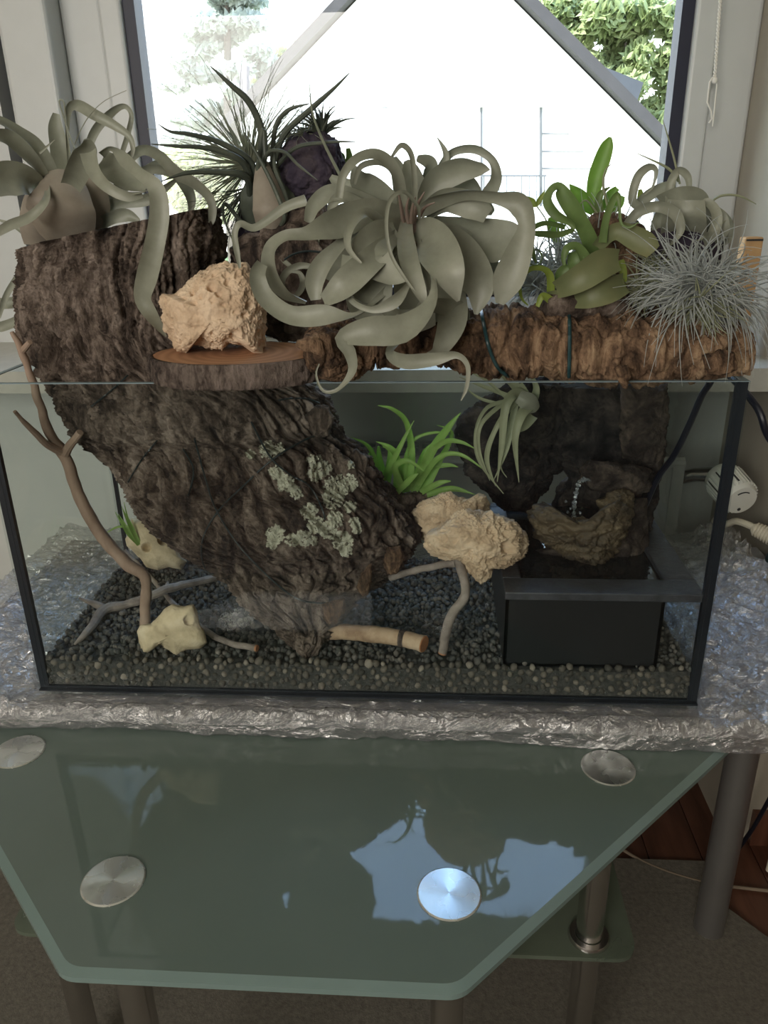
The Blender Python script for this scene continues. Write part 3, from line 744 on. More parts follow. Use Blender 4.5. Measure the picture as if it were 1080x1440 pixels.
# ------------------------------------------------------------------ cork bark
def bark_tube(stations, N_, M_, amp, fiss_v, seed, hollow=0.0, around=55.0, nod=1.0, pw=1.0):
    """stations: (Lx, Ly, Rx, Ry, Yc, depth radius). Closed rough tube; hollow > 0 opens a mouth at the first station."""
    ctl = []
    for lx, ly, rx, ry, Yc, dr in stations:
        a, b = P(lx, ly, Yc), P(rx, ry, Yc)
        c = (a+b)/2; h = (b-a)/2
        ctl.append((*c, *h, dr))
    sm = spline(ctl, N_)
    V = []; F = []; vlen = 0; prev = None; rows = []
    for i, s in enumerate(sm):
        c = Vector(s[:3]); h = Vector(s[3:6]); dr = s[6]
        if prev is not None: vlen += (c-prev).length
        prev = c
        axis = Vector(sm[min(i+1, N_-1)][:3])-Vector(sm[max(i-1, 0)][:3]); axis.normalize()
        dep = axis.cross(h).normalized()
        if dep.y < 0: dep = -dep
        row = []
        Rm = max(.01, (h.length+dr)/2)
        for k in range(M_):
            t = 2*math.pi*k/M_
            ct, st = math.cos(t), math.sin(t)
            cx_, sx_ = math.copysign(abs(ct)**pw, ct), math.copysign(abs(st)**pw, st)
            p = c+h*cx_+dep*(dr*sx_)
            nrm = (h.normalized()*ct/max(h.length, 1e-4)+dep*st/max(dr, 1e-4)).normalized()
            q = Vector((ct*Rm*around, st*Rm*around, vlen*fiss_v+seed))
            warp = noise.noise(p*22+Vector((seed, 0, 0)))
            q += Vector((warp, warp, 0))*.6
            n1 = noise.noise(q)
            fis = max(0, .24-abs(n1))/.24
            n5 = noise.noise(Vector((q.x*2.1+3, q.y*2.1, q.z*2.6))); fis = max(fis, .55*max(0, .2-abs(n5))/.2)
            n2 = noise.fractal(p*75+Vector((0, seed, 0)), .35, 2.1, 5)
            n3 = noise.noise(p*13+Vector((seed*3, 0, 0)))
            n4 = noise.noise(Vector((q.x*2.2, q.y*2.2, q.z*2.4+7)))
            fade = min(1, Rm/.03)
            d = amp*(-1.3*fis**1.3+.42*nod*n2+.9*n3+.45*n4)*fade
            row.append((p+nrm*d, nrm))
        rows.append((row, c))
    for row, c in rows: V += [p for p, _ in row]
    n = N_
    def link(a, b):
        for k in range(M_):
            F.append((a*M_+k, a*M_+(k+1) % M_, b*M_+(k+1) % M_, b*M_+k))
    for i in range(n-1): link(i, i+1)
    # far end
    V.append(rows[-1][1]); e = len(V)-1
    for k in range(M_): F.append(((n-1)*M_+k, (n-1)*M_+(k+1) % M_, e))
    if hollow > 0:
        nin = max(4, int(n*hollow)); last = 0; base0 = len(V)
        for j in range(0, nin, 2):
            row, c = rows[j]; sc = .86-.10*j/nin
            st_i = len(V)
            for k in range(M_):
                p = c+(row[k][0]-c)*sc
                p = p+row[k][1]*.003*noise.fractal(p*70, .8, 2.1, 3)
                V.append(p)
            if j == 0:
                for k in range(M_): F.append((k, st_i+k, st_i+(k+1) % M_, (k+1) % M_))
            else:
                for k in range(M_): F.append((last+k, st_i+k, st_i+(k+1) % M_, last+(k+1) % M_))
            last = st_i
        V.append(rows[nin][1]); e = len(V)-1
        for k in range(M_): F.append((last+k, e, last+(k+1) % M_))
    else:
        V.append(rows[0][1]); e = len(V)-1
        for k in range(M_): F.append((k, e, (k+1) % M_))
    return V, F
def bvh_of(V, F): return BVHTree.FromPolygons([Vector(v) for v in V], F)
def drape(bvh, px, py, off=.0015):
    d = RAYDIR(px, py); h = bvh.ray_cast(CAM, d)
    if h[0] is None: return None
    return h[0]-d*off
def drape_path(bvh, seq, n, off=.002):
    pts = []
    for x, y in spline(seq, n):
        p = drape(bvh, x, y, off)
        if p is not None: pts.append(p)
    out = []
    for i in range(len(pts)):      # relax so the wire bridges the fissures
        a = pts[max(0, i-2):i+3]; out.append(sum(a, Vector())/len(a))
    return out

LB = [(43, 348, 311, 290, .17, .085), (37, 385, 310, 345, .17, .088), (36, 425, 306, 405, .168, .088), (45, 500, 340, 480, .165, .085),
      (75, 547, 452, 555, .165, .085), (112, 610, 482, 608, .162, .085), (158, 652, 524, 652, .152, .082), (180, 702, 560, 702, .14, .078),
      (208, 738, 582, 745, .125, .074), (259, 783, 566, 792, .108, .066), (305, 812, 520, 832, .09, .056), (345, 856, 485, 856, .071, .044), (396, 895, 464, 892, .048, .028), (424, 927, 440, 929, .026, .012)]
cb = thing('cork_bark_tube', (-.15, .12, T+.05), 'large dark hollow cork bark tube with pale lichen leaning across the tank', 'cork bark')
V, F = bark_tube(LB, 400, 420, .0115, 5.5, 1.3, hollow=.13, pw=.92)
SLX, SLY, SLR, SLD = P(334, 497, .03).x, .03, 124*M_PER_PX(P(334, 497, .03)), .74
def fit_bark(V, nouter):
    out = []
    for i, p in enumerate(V):
        p = Vector(p); z = p.z-T-TH
        lim = -TW+TG+.0025-(0 if z < .002 else min(.06, (z-.002)*2.2))
        if p.x < lim: p.x = lim
        w_ = min(1, max(0, (z+.05)/.04))*min(1, max(0, (.125-z)/.035)); w_ = w_*w_*(3-2*w_)
        u = (p.x-SLX)/(SLR+.004)
        if w_ > 0 and abs(u) < 1:
            ym = SLY+SLD*(SLR+.004)*math.sqrt(1-u*u)+(.012 if i >= nouter else 0)+.003*noise.noise(p*60)
            if p.y < ym: p.y += (ym-p.y)*w_
        out.append(p)
    return out
V = fit_bark(V, 400*420)
LV, LF = V, F
obj('bark', V, F, MAT['cork_dark'], cb)
LBV = bvh_of(V, F)
# lobes of bark on the tube's edge
def outline_R(outline, cx, cy):
    pol = [(x-cx, y-cy) for x, y in outline]
    def R(th):
        dx, dy = math.cos(th), math.sin(th); best = 0
        for i in range(len(pol)):
            x1, y1 = pol[i-1]; x2, y2 = pol[i]
            den = dx*(y2-y1)-dy*(x2-x1)
            if abs(den) < 1e-9: continue
            s = (x1*(y2-y1)-y1*(x2-x1))/den; u = (x1*dy-y1*dx)/den
            if s > 0 and -1e-6 <= u <= 1+1e-6: best = max(best, s)
        return best
    tab = [R(2*math.pi*i/360) for i in range(360)]
    for i in range(360):
        if tab[i] == 0: tab[i] = tab[i-1]
    def S(th):
        u = (th/(2*math.pi)*360) % 360; i = int(u); return tab[i]*(1-(u-i))+tab[(i+1) % 360]*(u-i)
    return S
def lump(outline, Yc, dep, amp, seed, sub=6, pits=(), freq=38, ridge=0.0, boxy=.75, layer=0.0, holes=0.0):
    cx = sum(p[0] for p in outline)/len(outline); cy = sum(p[1] for p in outline)/len(outline)
    S = outline_R(outline, cx, cy)
    bm = bmesh.new(); bmesh.ops.create_icosphere(bm, subdivisions=sub, radius=1)
    V = []; off = Vector((seed*7.7, seed*3.1, 0))
    for v in bm.verts:
        x, e, y = v.co.x, v.co.y, v.co.z
        pl = math.sqrt(x*x+y*y); th = math.atan2(-y, x)
        r = S(th)*(pl**boxy)
        px, py = cx+r*math.cos(th), cy+r*math.sin(th)
        p = P(px, py, Yc+dep*math.copysign(abs(e)**.85, e))
        nrm = (p-P(cx, cy, Yc)).normalized()
        n1 = noise.fractal(p*freq+off, .45, 2.1, 6); n2 = noise.noise(p*freq*.45+off*2)
        d = amp*(.7*n1+.7*n2)
        if ridge: d -= amp*ridge*max(0, .25-abs(noise.noise(p*freq*.8+off*3)))/.25
        if layer: d += layer*math.sin(p.z*420+4*noise.noise(p*30+off))
        if holes:
            w_, _ = noise.voronoi(p*95+off)
            d -= holes*max(0, .42-w_[0])/.42*max(0, .5+noise.noise(p*30+off))
        for hx, hy, hr, hd in pits:
            if e < .3:
                q = math.hypot(px-hx, py-hy)/hr
                if q < 1: d -= hd*(1-q*q)**.5
        V.append(p+nrm*d)
    F = [tuple(v.index for v in f.verts) for f in bm.faces]; bm.free()
    return V, F
for i, (ol, Yc) in enumerate((([(502, 826), (508, 808), (518, 795), (522, 790), (524, 812), (518, 834), (510, 838)], .055),
                              ([(452, 850), (470, 845), (484, 842), (484, 862), (474, 878), (462, 880), (455, 868)], .040),
                              ([(538, 790), (545, 770), (562, 768), (566, 788), (558, 806), (545, 806)], .075),
                              ([(428, 585), (445, 570), (462, 572), (470, 590), (462, 612), (440, 618)], .125),
                              ([(480, 655), (500, 630), (517, 642), (518, 670), (505, 690), (485, 688)], .13))):
    V, F = lump(ol, Yc, .014, .003, 40+i, 5, freq=70)
    obj('bark_lobe', V, F, MAT['cork_warm'] if i < 3 else MAT['cork_dark'], cb)
def c8(x, y): return 250+x/2.7, 520+y/2.7
def c7(x, y): return x/2.6675, 460+y/2.6675
for seq in ([c8(585, 232), c8(490, 262), c8(360, 340), c8(250, 440), c8(150, 540), c8(92, 650), c8(100, 750), c8(140, 780)],
            [c8(275, 190), c8(350, 330), c8(430, 400), c8(500, 440), c8(545, 520), c8(560, 570)],
            [c8(60, 250), c8(110, 430), c8(150, 540), c8(250, 690), c8(420, 850), c8(520, 885), c8(600, 880)],
            [c8(380, 116), c8(440, 108), c8(500, 112), c8(540, 128)],
            [c7(480, 180), c7(420, 235), c7(340, 300)], [c7(590, 425), c7(530, 500), c7(478, 585)],
            [c8(20, 300), c8(60, 380), c8(40, 480)]):
    pts = drape_path(LBV, seq, 60, .0055)
    if len(pts) > 4: MB().tube(pts, .0011, 6).build('binding_wire', MAT['wire'], cb)
def lichen(bvh, spots, seed):
    r = random.Random(seed); V = []; F = []
    for cx, cy, rad, num in spots:
        for k in range(num):
            a = r.uniform(0, 6.28); q = math.sqrt(r.random())*rad
            fx, fy = cx+math.cos(a)*q, cy+math.sin(a)*q; fr_ = r.uniform(1.0, 3.2); pts = []
            m_ = 12; lift = r.uniform(.0004, .0014)
            c = drape(bvh, fx, fy, lift+.0006)
            if c is None: continue
            for j in range(m_):
                b = 2*math.pi*j/m_; rr = fr_*r.uniform(.4, 1.3)
                p = drape(bvh, fx+rr*math.cos(b), fy+rr*math.sin(b), lift)
                if p is None or (p-c).length > .012: p = c+(_r*math.cos(b)-_u*math.sin(b))*rr*.4*M_PER_PX(c)
                pts.append(p)
            n = len(V); d = RAYDIR(fx, fy)*.0012
            V += [c]+pts+[p+d for p in pts]+[c+d]
            for j in range(m_):
                j2 = (j+1) % m_
                F += [(n, n+1+j, n+1+j2), (n+1+j, n+1+m_+j, n+1+m_+j2, n+1+j2), (n+1+2*m_, n+1+m_+j2, n+1+m_+j)]
    return V, F
LS = [[(275, 318), 12, 6], [(345, 305), 26, 16], [(385, 300), 14, 6], [(375, 390), 20, 14], [(410, 430), 24, 18], [(450, 465), 18, 12], [(520, 345), 20, 10], [(555, 375), 20, 12], [(520, 400), 20, 10],
      [(600, 445), 34, 26], [(650, 430), 24, 14], [(590, 490), 30, 20], [(655, 520), 16, 10], [(500, 540), 24, 16], [(525, 590), 24, 14], [(595, 570), 24, 18], [(570, 610), 24, 18], [(625, 650), 28, 24], [(640, 690), 16, 10],
      [(670, 580), 14, 10], [(680, 610), 10, 6], [(370, 625), 26, 18], [(360, 655), 18, 12], [(435, 645), 18, 10], [(480, 640), 22, 16], [(515, 650), 12, 8], [(660, 360), 10, 4]]
for g0 in ((0, 3), (3, 6), (6, 9), (9, 13), (13, 15), (15, 19), (19, 21), (21, 25), (25, 27)):
    V, F = lichen(LBV, [(*c8(*c), rad/2.7*1.35, num*6) for c, rad, num in LS[g0[0]:g0[1]]], 60+g0[0])
    if V: obj('lichen', V, F, MAT['lichen'], cb, False)

# horizontal cork log over the tank's top
HB = [(420, 476, 414, 488, -.040, .006), (436, 468, 446, 506, -.036, .012), (458, 456, 462, 531, -.004, .026), (482, 448, 484, 529, .038, .042), (520, 442, 522, 514, .055, .05), (570, 437, 572, 512, .055, .05), (615, 434, 617, 515, .055, .05), (650, 434, 652, 528, .055, .052),
      (700, 432, 702, 533, .057, .055), (760, 431, 761, 533, .058, .057), (820, 430, 820, 534, .058, .058), (880, 431, 879, 536, .058, .058), (930, 433, 928, 537, .058, .058), (975, 438, 972, 535, .06, .056), (1010, 444, 1006, 533, .062, .052), (1036, 452, 1030, 525, .064, .042), (1048, 466, 1042, 508, .065, .022), (1051, 480, 1050, 492, .065, .006)]
cl = thing('cork_log', (.25, .06, T+TH), 'long warm brown cork log lying along the tank front rim', 'cork bark')
V, F = bark_tube(HB, 460, 200, .0066, 46, 4.2, around=16, nod=.8, pw=.8)
RIM = T+TH+.0004
def on_rim(V):
    out = []
    for p in V:
        p = Vector(p); f_ = 0
        if p.x > TW-.03: f_ = min(1, (p.x-TW+.03)/.02)            # lies on the side pane
        if -.012 < p.y < .016: f_ = max(f_, min(1, (.016-p.y)/.009) if p.y > 0 else min(1, (p.y+.012)/.009))   # and on the front pane
        if p.z < RIM: p.z += (RIM-p.z)*f_
        out.append(p)
    return out
V = on_rim(V)
obj('bark', V, F, MAT['cork_warm'], cl)
HBV = bvh_of(V, F)
for i, ol in enumerate(([(866, 520), (872, 512), (884, 512), (887, 530), (881, 545), (876, 545)], [(640, 505), (655, 500), (664, 515), (655, 527), (645, 525)], [(985, 500), (1010, 490), (1035, 496), (1036, 520), (1010, 532), (992, 528)], [(455, 500), (470, 492), (482, 505), (480, 528), (462, 533), (456, 518)])):
    V, F = lump(ol, (-.0135, .0, -.004, -.012)[i], (.010, .012, .014, .012)[i], .0025, 70+i, 5, freq=70, ridge=.8)
    if i: V = on_rim(V)
    obj('bark_lobe', V, F, MAT['cork_warm'], cl)
for seq in ([(676, 433), (680, 455), (688, 490), (700, 517), (716, 530)], [(799, 431), (801, 455), (801, 490), (800, 532)]):
    pts = drape_path(HBV, seq, 40, .004)
    MB().tube(pts, .0019, 8).build('binding_wire', MAT['wire2'], cl)

# ------------------------------------------------------------------ wood slice
SY = SLY; sc_ = P(334, 497, SY); sc_.z = T+TH+.0265; srx = SLR
ws = thing('wood_slice', (sc_.x, SY, T+TH+.001), 'round sawn wood slice with bark rim under the pitted stone', 'wood slice')
zt = sc_.z; zb = T+TH+.0008; V = []; F = []; K = 160
def srad(a): return srx*(1+.03*noise.noise(Vector((math.cos(a)*1.4, math.sin(a)*1.4, 4)))+.008*noise.noise(Vector((math.cos(a)*9, math.sin(a)*9, 4))))
m = MB(); pts = [(sc_.x+math.cos(2*math.pi*k/K)*(srad(2*math.pi*k/K)-.004), SY+.74*math.sin(2*math.pi*k/K)*(srad(2*math.pi*k/K)-.004)) for k in range(K)]
m.prism(pts, zb+.001, zt).build('sawn_face', MAT['slice_top'], ws, False)
rows = 14
for j in range(rows+1):
    for k in range(K):
        a = 2*math.pi*k/K; t = j/rows
        bulge = .0025*math.sin(math.pi*t); n_ = noise.noise(Vector((math.cos(a)*26, math.sin(a)*26, t*1.6)))
        r = srad(a)+bulge-.0035*max(0, .3-abs(n_))/.3+.0015*noise.noise(Vector((math.cos(a)*50, math.sin(a)*50, t*9)))
        V.append((sc_.x+math.cos(a)*r, SY+.74*math.sin(a)*r, zb+(zt-zb)*t))
for j in range(rows+1):
    for k in range(K):
        a = 2*math.pi*k/K; r = srad(a)-.005; V.append((sc_.x+math.cos(a)*r, SY+.74*math.sin(a)*r, zb+(zt-zb)*j/rows))
R_ = (rows+1)*K
for j in range(rows):
    for k in range(K):
        k2 = (k+1) % K
        F.append((j*K+k, j*K+k2, (j+1)*K+k2, (j+1)*K+k)); F.append((R_+j*K+k, R_+(j+1)*K+k, R_+(j+1)*K+k2, R_+j*K+k2))
for k in range(K):
    k2 = (k+1) % K
    F.append((k, R_+k, R_+k2, k2)); F.append((rows*K+k, rows*K+k2, R_+rows*K+k2, R_+rows*K+k))
obj('bark_rim', V, F, MAT['slice_bark'], ws)

# ------------------------------------------------------------------ rocks
def rock(name, label, ol, Yc, dep, amp, seed, mat, floor=None, **kw):
    V, F = lump(ol, Yc, dep, amp, seed, **kw)
    if floor is not None: V = [Vector((v.x, v.y, max(v.z, floor))) for v in V]
    return tag(obj(name, V, F, mat), label, 'stone')
rock('pitted_stone', 'rough pitted beige stone sitting on the wood slice', [(223, 425), (228, 414), (248, 415), (262, 400), (280, 382), (300, 372), (318, 369), (332, 374), (346, 370), (356, 384), (362, 404), (372, 430), (370, 450), (368, 478), (368, 496), (360, 498), (350, 492), (340, 484), (322, 482), (312, 492), (300, 490), (284, 482), (272, 480), (264, 496), (250, 494), (242, 478), (234, 462), (230, 440)],
     .04, .05, .0055, 1, MAT['lime'], sub=7, freq=42, holes=.008, boxy=.7, floor=T+TH+.0255,
     pits=((298, 403, 7, .008), (308, 412, 6, .006), (268, 408, 6, .006), (334, 388, 5, .005), (320, 398, 5, .005), (270, 425, 5, .004), (350, 430, 6, .006), (330, 470, 8, .006), (255, 420, 5, .004)))
rock('craggy_stone', 'craggy beige stone with drooping tip perched on the forked branch', [(598, 768), (602, 752), (618, 740), (632, 728), (648, 720), (660, 716), (676, 724), (690, 718), (706, 726), (722, 732), (734, 748), (740, 768), (736, 782), (722, 792), (706, 798), (694, 800), (690, 814), (676, 820), (668, 812), (658, 798), (646, 786), (628, 788), (606, 780)],
     .068, .040, .0065, 2, MAT['lime'], sub=7, freq=50, holes=.006, pits=((690, 745, 6, .005), (712, 770, 9, .008), (665, 752, 5, .004), (640, 760, 5, .004)))
rock('craggy_stone', 'paler craggy stone wedged behind the drooping beige stone', [(582, 718), (596, 706), (612, 700), (624, 694), (634, 690), (646, 698), (658, 702), (672, 694), (684, 698), (688, 716), (676, 732), (650, 744), (622, 756), (602, 764), (588, 752), (584, 736)],
     .145, .030, .006, 3, MAT['lime'], sub=7, freq=50, holes=.006)
rock('angular_stone', 'smooth pale yellow stone lying on the gravel', [(193, 888), (198, 879), (212, 877), (222, 868), (232, 856), (243, 851), (258, 853), (272, 850), (277, 860), (280, 876), (288, 888), (292, 904), (282, 912), (262, 915), (248, 923), (238, 914), (226, 908), (216, 912), (210, 918), (200, 918), (196, 904)],
     .032, .021, .0016, 4, MAT['lime_pale'], sub=6, freq=36, pits=((265, 872, 7, .008), (222, 912, 8, .006)))
rock('holed_stone', 'pale stone with round holes behind the left branch', [(176, 758), (186, 742), (184, 729), (198, 727), (214, 732), (230, 744), (244, 758), (256, 776), (263, 790), (256, 801), (238, 798), (222, 802), (206, 797), (196, 785), (186, 774), (178, 768)],
     .235, .035, .0014, 5, MAT['lime_pale'], sub=7, freq=32, boxy=.6, pits=((217, 743, 8, .022), (229, 759, 8, .020), (206, 770, 7, .016), (196, 790, 6, .01)))

# ------------------------------------------------------------------ branches
def branchpts(seq, n=None):
    """seq: (px, py, Y, radius m)"""
    s = [(*P(x, y, Y), r) for x, y, Y, r in seq]
    out = spline(s, n or 10*len(s)); pts = []
    for i, q in enumerate(out):
        p = Vector(q[:3]); jit = Vector((noise.noise(p*60), noise.noise(p*60+Vector((9, 0, 0))), noise.noise(p*60+Vector((0, 9, 0)))))*.0012
        pts.append((p+jit, max(.0005, q[3]*(1+.12*noise.noise(p*90)))))
    return [a for a, _ in pts], [b for _, b in pts]
def on_gravel(x, y, z=.055):
    return PZ(x, y, z).y
def B7(x, y, Y, r): a, b = c7(x, y); return (a, b, Y, r)
br = thing('forked_branch', P(204, 880, .085), 'tall forked brown branch standing at the left of the tank', 'branch')
p, r = branchpts([B7(545, 1160, .07, .0068), B7(545, 1050, .085, .0068), B7(545, 940, .09, .0072), B7(480, 890, .095, .0080), B7(380, 780, .10, .0080), B7(300, 640, .105, .0076), B7(255, 510, .105, .0072), B7(228, 462, .105, .0072), B7(185, 395, .090, .0058), B7(140, 260, .070, .0048), B7(105, 150, .060, .0042), B7(78, 85, .055, .0040), B7(45, 20, .05, .0022)], 120)
MB().tube(p, r, 12).build('stem', MAT['branch'], br)
for sq in ([B7(235, 470, .105, .006), B7(180, 440, .085, .0044), B7(110, 375, .065, .0034), B7(55, 315, .05, .002)], [B7(240, 480, .105, .006), B7(270, 435, .10, .005), B7(300, 395, .095, .0045)], [B7(82, 92, .056, .004), B7(98, 75, .052, .0036), B7(112, 55, .048, .0025)], [B7(215, 450, .103, .004), B7(200, 415, .095, .0034), B7(190, 388, .09, .0028)]):
    p, r = branchpts(sq, 24); MB().tube(p, r, 10).build('twig', MAT['branch'], br)
def G(x, y, r, lift=0.0):
    z = .050+r+lift
    a, b = c7(x, y); return (a, b, PZ(a, b, z).y, r)
br = thing('driftwood_twig', P(200, 840, .15), 'twisted pale driftwood twig lying across the gravel at left', 'branch')
p, r = branchpts([G(830, 935, .0050), G(720, 960, .0055, .006), G(620, 985, .0062, .010), G(560, 1012, .0058, .007), G(470, 1040, .0062), G(390, 1062, .0070), G(345, 1120, .0052), G(310, 1160, .0042), G(280, 1190, .0012)], 100)
MB().tube(p, r, 10).build('stem', MAT['branch_grey'], br)
p, r = branchpts([G(400, 1058, .0055), G(345, 1035, .0042, .012), G(295, 1015, .001, .026)], 24); MB().tube(p, r, 10).build('twig', MAT['branch_grey'], br)
p, r = branchpts([G(625, 985, .004, .010), G(628, 965, .0028, .014), G(632, 955, .0008, .016)], 12); MB().tube(p, r, 8).build('twig', MAT['branch_grey'], br)
br = thing('thin_stick', P(290, 890, .08), 'thin dark stick with a cut end beside the pale yellow stone', 'branch')
p, r = branchpts([G(470, 840, .003, .010), G(570, 945, .0034, .001), G(650, 1035, .0036, -.001), G(760, 1130, .0038), G(850, 1180, .0040), G(962, 1204, .0042)], 70)
MB().tube(p, r, 10).build('stem', MAT['branch_grey'], br)
def cutend(p, r, parent):
    ax = (p[-1]-p[-3]).normalized(); q = Vector((0, 0, 1)).rotation_difference(ax).to_matrix()
    MB().lathe([(.0001, .0012), (r*.93, .0012), (r*1.0, -.001)], p[-1], 20, q).build('cut_end', MAT['cutwood'], parent)
cutend(p, r[-1], br)
def G2(x, y, r, z): a, b = 450+x/3.6, 750+y/3.6; return (a, b, PZ(a, b, z).y, r)
br = thing('birch_stick', P(560, 895, .05), 'pale thick sawn stick with orange cut end on the gravel', 'branch')
p, r = branchpts([G2(48, 500, .0100, .064), G2(140, 501, .0100, .064), G2(260, 508, .0100, .063), G2(380, 525, .0100, .063), G2(460, 540, .0102, .063), G2(525, 562, .0104, .063)], 60)
MB().tube(p, r, 20).build('stem', MAT['birch'], br); cutend(p, r[-1]*.98, br)
bd = p[40]; MB().tube([p[38], p[40], p[42]], [.0104, .0112, .0104], 20).build('knot', MAT['slice_bark'], br)
br = thing('bent_branch', P(640, 800, .07), 'bent grey branch propping up the drooping beige stone', 'branch')
p, r = branchpts([(635, 915, .02, .0040), (624, 905, .022, .0056), (628, 880, .03, .0058), (634, 862, .036, .0058), (650, 842, .044, .0058), (655, 828, .05, .0056), (648, 800, .06, .0056), (642, 785, .07, .005)], 60)
p, r = branchpts([(622, 918, PZ(622, 918, .052).y, .0056), (627, 890, .032, .0058), (634, 866, .040, .0058), (650, 844, .048, .0058), (655, 828, .052, .0056), (648, 800, .062, .0056), (642, 785, .07, .005)], 60)
MB().tube(p, r, 12).build('stem', MAT['branch_grey'], br); cutend(p[::-1], r[0], br)
p, r = branchpts([(640, 792, .07, .005), (618, 795, .075, .0045), (580, 803, .085, .0045), (548, 813, .092, .0042)], 40)
MB().tube(p, r, 12).build('twig', MAT['branch_grey'], br)

# ------------------------------------------------------------------ fountain corner on the right
bs = thing('water_basin', (.265, .14, T+.04), 'black plastic water basin with flat rim in the tank corner', 'basin')
Z = T+.147
bx0, bx1, by0, by1 = .172, .352, .016, .288
m = MB()
m.box(bx0, bx1, by0, by0+.004, T+.045, Z-.010).box(bx0, bx1, by1-.004, by1, T+.045, Z-.010).box(bx0, bx0+.004, by0, by1, T+.045, Z-.010).box(bx1-.004, bx1, by0, by1, T+.045, Z-.010).box(bx0, bx1, by0, by1, T+.043, T+.048)
m.build('body', MAT['basin'], bs, False)
for b in ((bx0-.002, TW-TG-.001, .0085, .046, Z-.010, Z), (.357, TW-TG-.001, .046, .288, Z-.010, Z), (bx0-.002, .357, .272, .288, Z-.010, Z), (bx0-.002, bx0+.02, .046, .272, Z-.010, Z)):
    o = MB().box(*b).build('rim', MAT['basin_rim'], bs, False)
    bv = o.modifiers.new('bevel', 'BEVEL'); bv.width = .0015; bv.segments = 2
tag(MB().box(bx0+.02, .357, .046, .272, Z-.014, Z-.006).build('basin_water', MAT['water'], None, False), 'dark still water filling the black basin', 'water')

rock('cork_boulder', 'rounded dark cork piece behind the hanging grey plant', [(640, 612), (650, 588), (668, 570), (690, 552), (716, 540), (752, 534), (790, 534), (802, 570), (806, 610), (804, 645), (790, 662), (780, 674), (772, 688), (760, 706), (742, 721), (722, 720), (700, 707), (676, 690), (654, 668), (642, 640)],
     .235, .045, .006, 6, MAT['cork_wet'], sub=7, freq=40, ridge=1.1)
bpy.context.scene.objects['cork_boulder']['category'] = 'cork bark'
CT = [(748, 536, 940, 540, .235, .04), (750, 580, 937, 585, .235, .04), (752, 620, 932, 620, .235, .04), (784, 652, 930, 655, .235, .042), (796, 676, 927, 676, .23, .045), (778, 700, 923, 700, .23, .045), (778, 740, 914, 738, .215, .055), (745, 780, 908, 775, .20, .062), (735, 800, 908, 800, .19, .066)]
fc_ = thing('fountain_column', (.28, .22, T+.14), 'dark wet cork column of the little fountain', 'fountain')
V, F = bark_tube(CT, 160, 160, .0055, 18, 8.1, around=45, pw=.75)
def inside(V): return [Vector((min(v.x, TW-TG-.0015), min(v.y, TD-TG-.0015), v.z)) for v in V]
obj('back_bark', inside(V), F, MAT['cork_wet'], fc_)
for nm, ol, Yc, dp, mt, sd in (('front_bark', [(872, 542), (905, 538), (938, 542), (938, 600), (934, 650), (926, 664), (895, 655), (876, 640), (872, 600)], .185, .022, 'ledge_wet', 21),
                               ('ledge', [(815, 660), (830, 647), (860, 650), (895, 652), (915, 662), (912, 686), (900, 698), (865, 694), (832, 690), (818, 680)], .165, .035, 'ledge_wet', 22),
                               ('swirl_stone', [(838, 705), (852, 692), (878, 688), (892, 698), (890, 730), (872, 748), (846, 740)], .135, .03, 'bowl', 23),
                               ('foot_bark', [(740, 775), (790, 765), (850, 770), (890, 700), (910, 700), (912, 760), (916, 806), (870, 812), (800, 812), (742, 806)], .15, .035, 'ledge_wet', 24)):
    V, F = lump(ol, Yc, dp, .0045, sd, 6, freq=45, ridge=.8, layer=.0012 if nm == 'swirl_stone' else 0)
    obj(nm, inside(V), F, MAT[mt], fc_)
def bowl():
    c = P(812, 735, .125)
    r = thing('fountain_bowl', (c.x, .125, c.z-.05), 'ochre layered stone bowl catching the fountain water', 'bowl')
    V, F = lump([(742, 724), (750, 708), (768, 706), (786, 718), (806, 730), (830, 728), (850, 712), (872, 702), (890, 712), (888, 742), (872, 768), (856, 790), (838, 798), (810, 788), (776, 772), (752, 752)], .118, .05, .0055, 51, 7, freq=48, ridge=.9, layer=.0016, boxy=.6)
    obj('stone_shell', V, F, MAT['bowl'], r)
    wc = P(806, 724, .125)
    wv = [wc+Vector((math.cos(2*math.pi*k/40)*.034, math.sin(2*math.pi*k/40)*.03, h)) for h in (.0, -.02) for k in range(40)]
    o = obj('bowl_water', wv, [tuple(range(40)), tuple(range(79, 39, -1))]+[(k, (k+1) % 40, (k+1) % 40+40, k+40) for k in range(40)], MAT['water'], None, False)
    tag(o, 'small pool of dark water inside the ochre bowl', 'water')
bowl()
m, nt, out = newmat('falling_water'); g_ = N(nt, 'ShaderNodeBsdfPrincipled', Roughness=.02); g_.inputs['Base Color'].default_value = (.8, .85, .9, 1); g_.inputs['Transmission Weight'].default_value = .9; g_.inputs['IOR'].default_value = 1.33
nt.links.new(g_.outputs[0], out.inputs[0]); MAT['stream'] = m
wt = thing('water_trickle', P(808, 730, .12), 'thin sparkling trickle of water falling into the ochre bowl', 'water')
pts = [P(x, y, Y) for x, y, Y in ((822, 674, .135), (815, 678, .13), (811, 690, .12), (808, 705, .118), (807, 722, .116), (807, 732, .116))]
ps = [Vector(q) for q in spline(pts, 40)]
MB().tube(ps, [.0022*(1+.5*math.sin(i*1.9)+.3*math.sin(i*.8)) for i in range(40)], 8).build('stream', MAT['stream'], wt)
MB().tube([Vector(q) for q in spline([P(820, 673, .136), P(835, 677, .136), P(850, 684, .138)], 14)], .0018, 8).build('spout_film', MAT['stream'], wt)
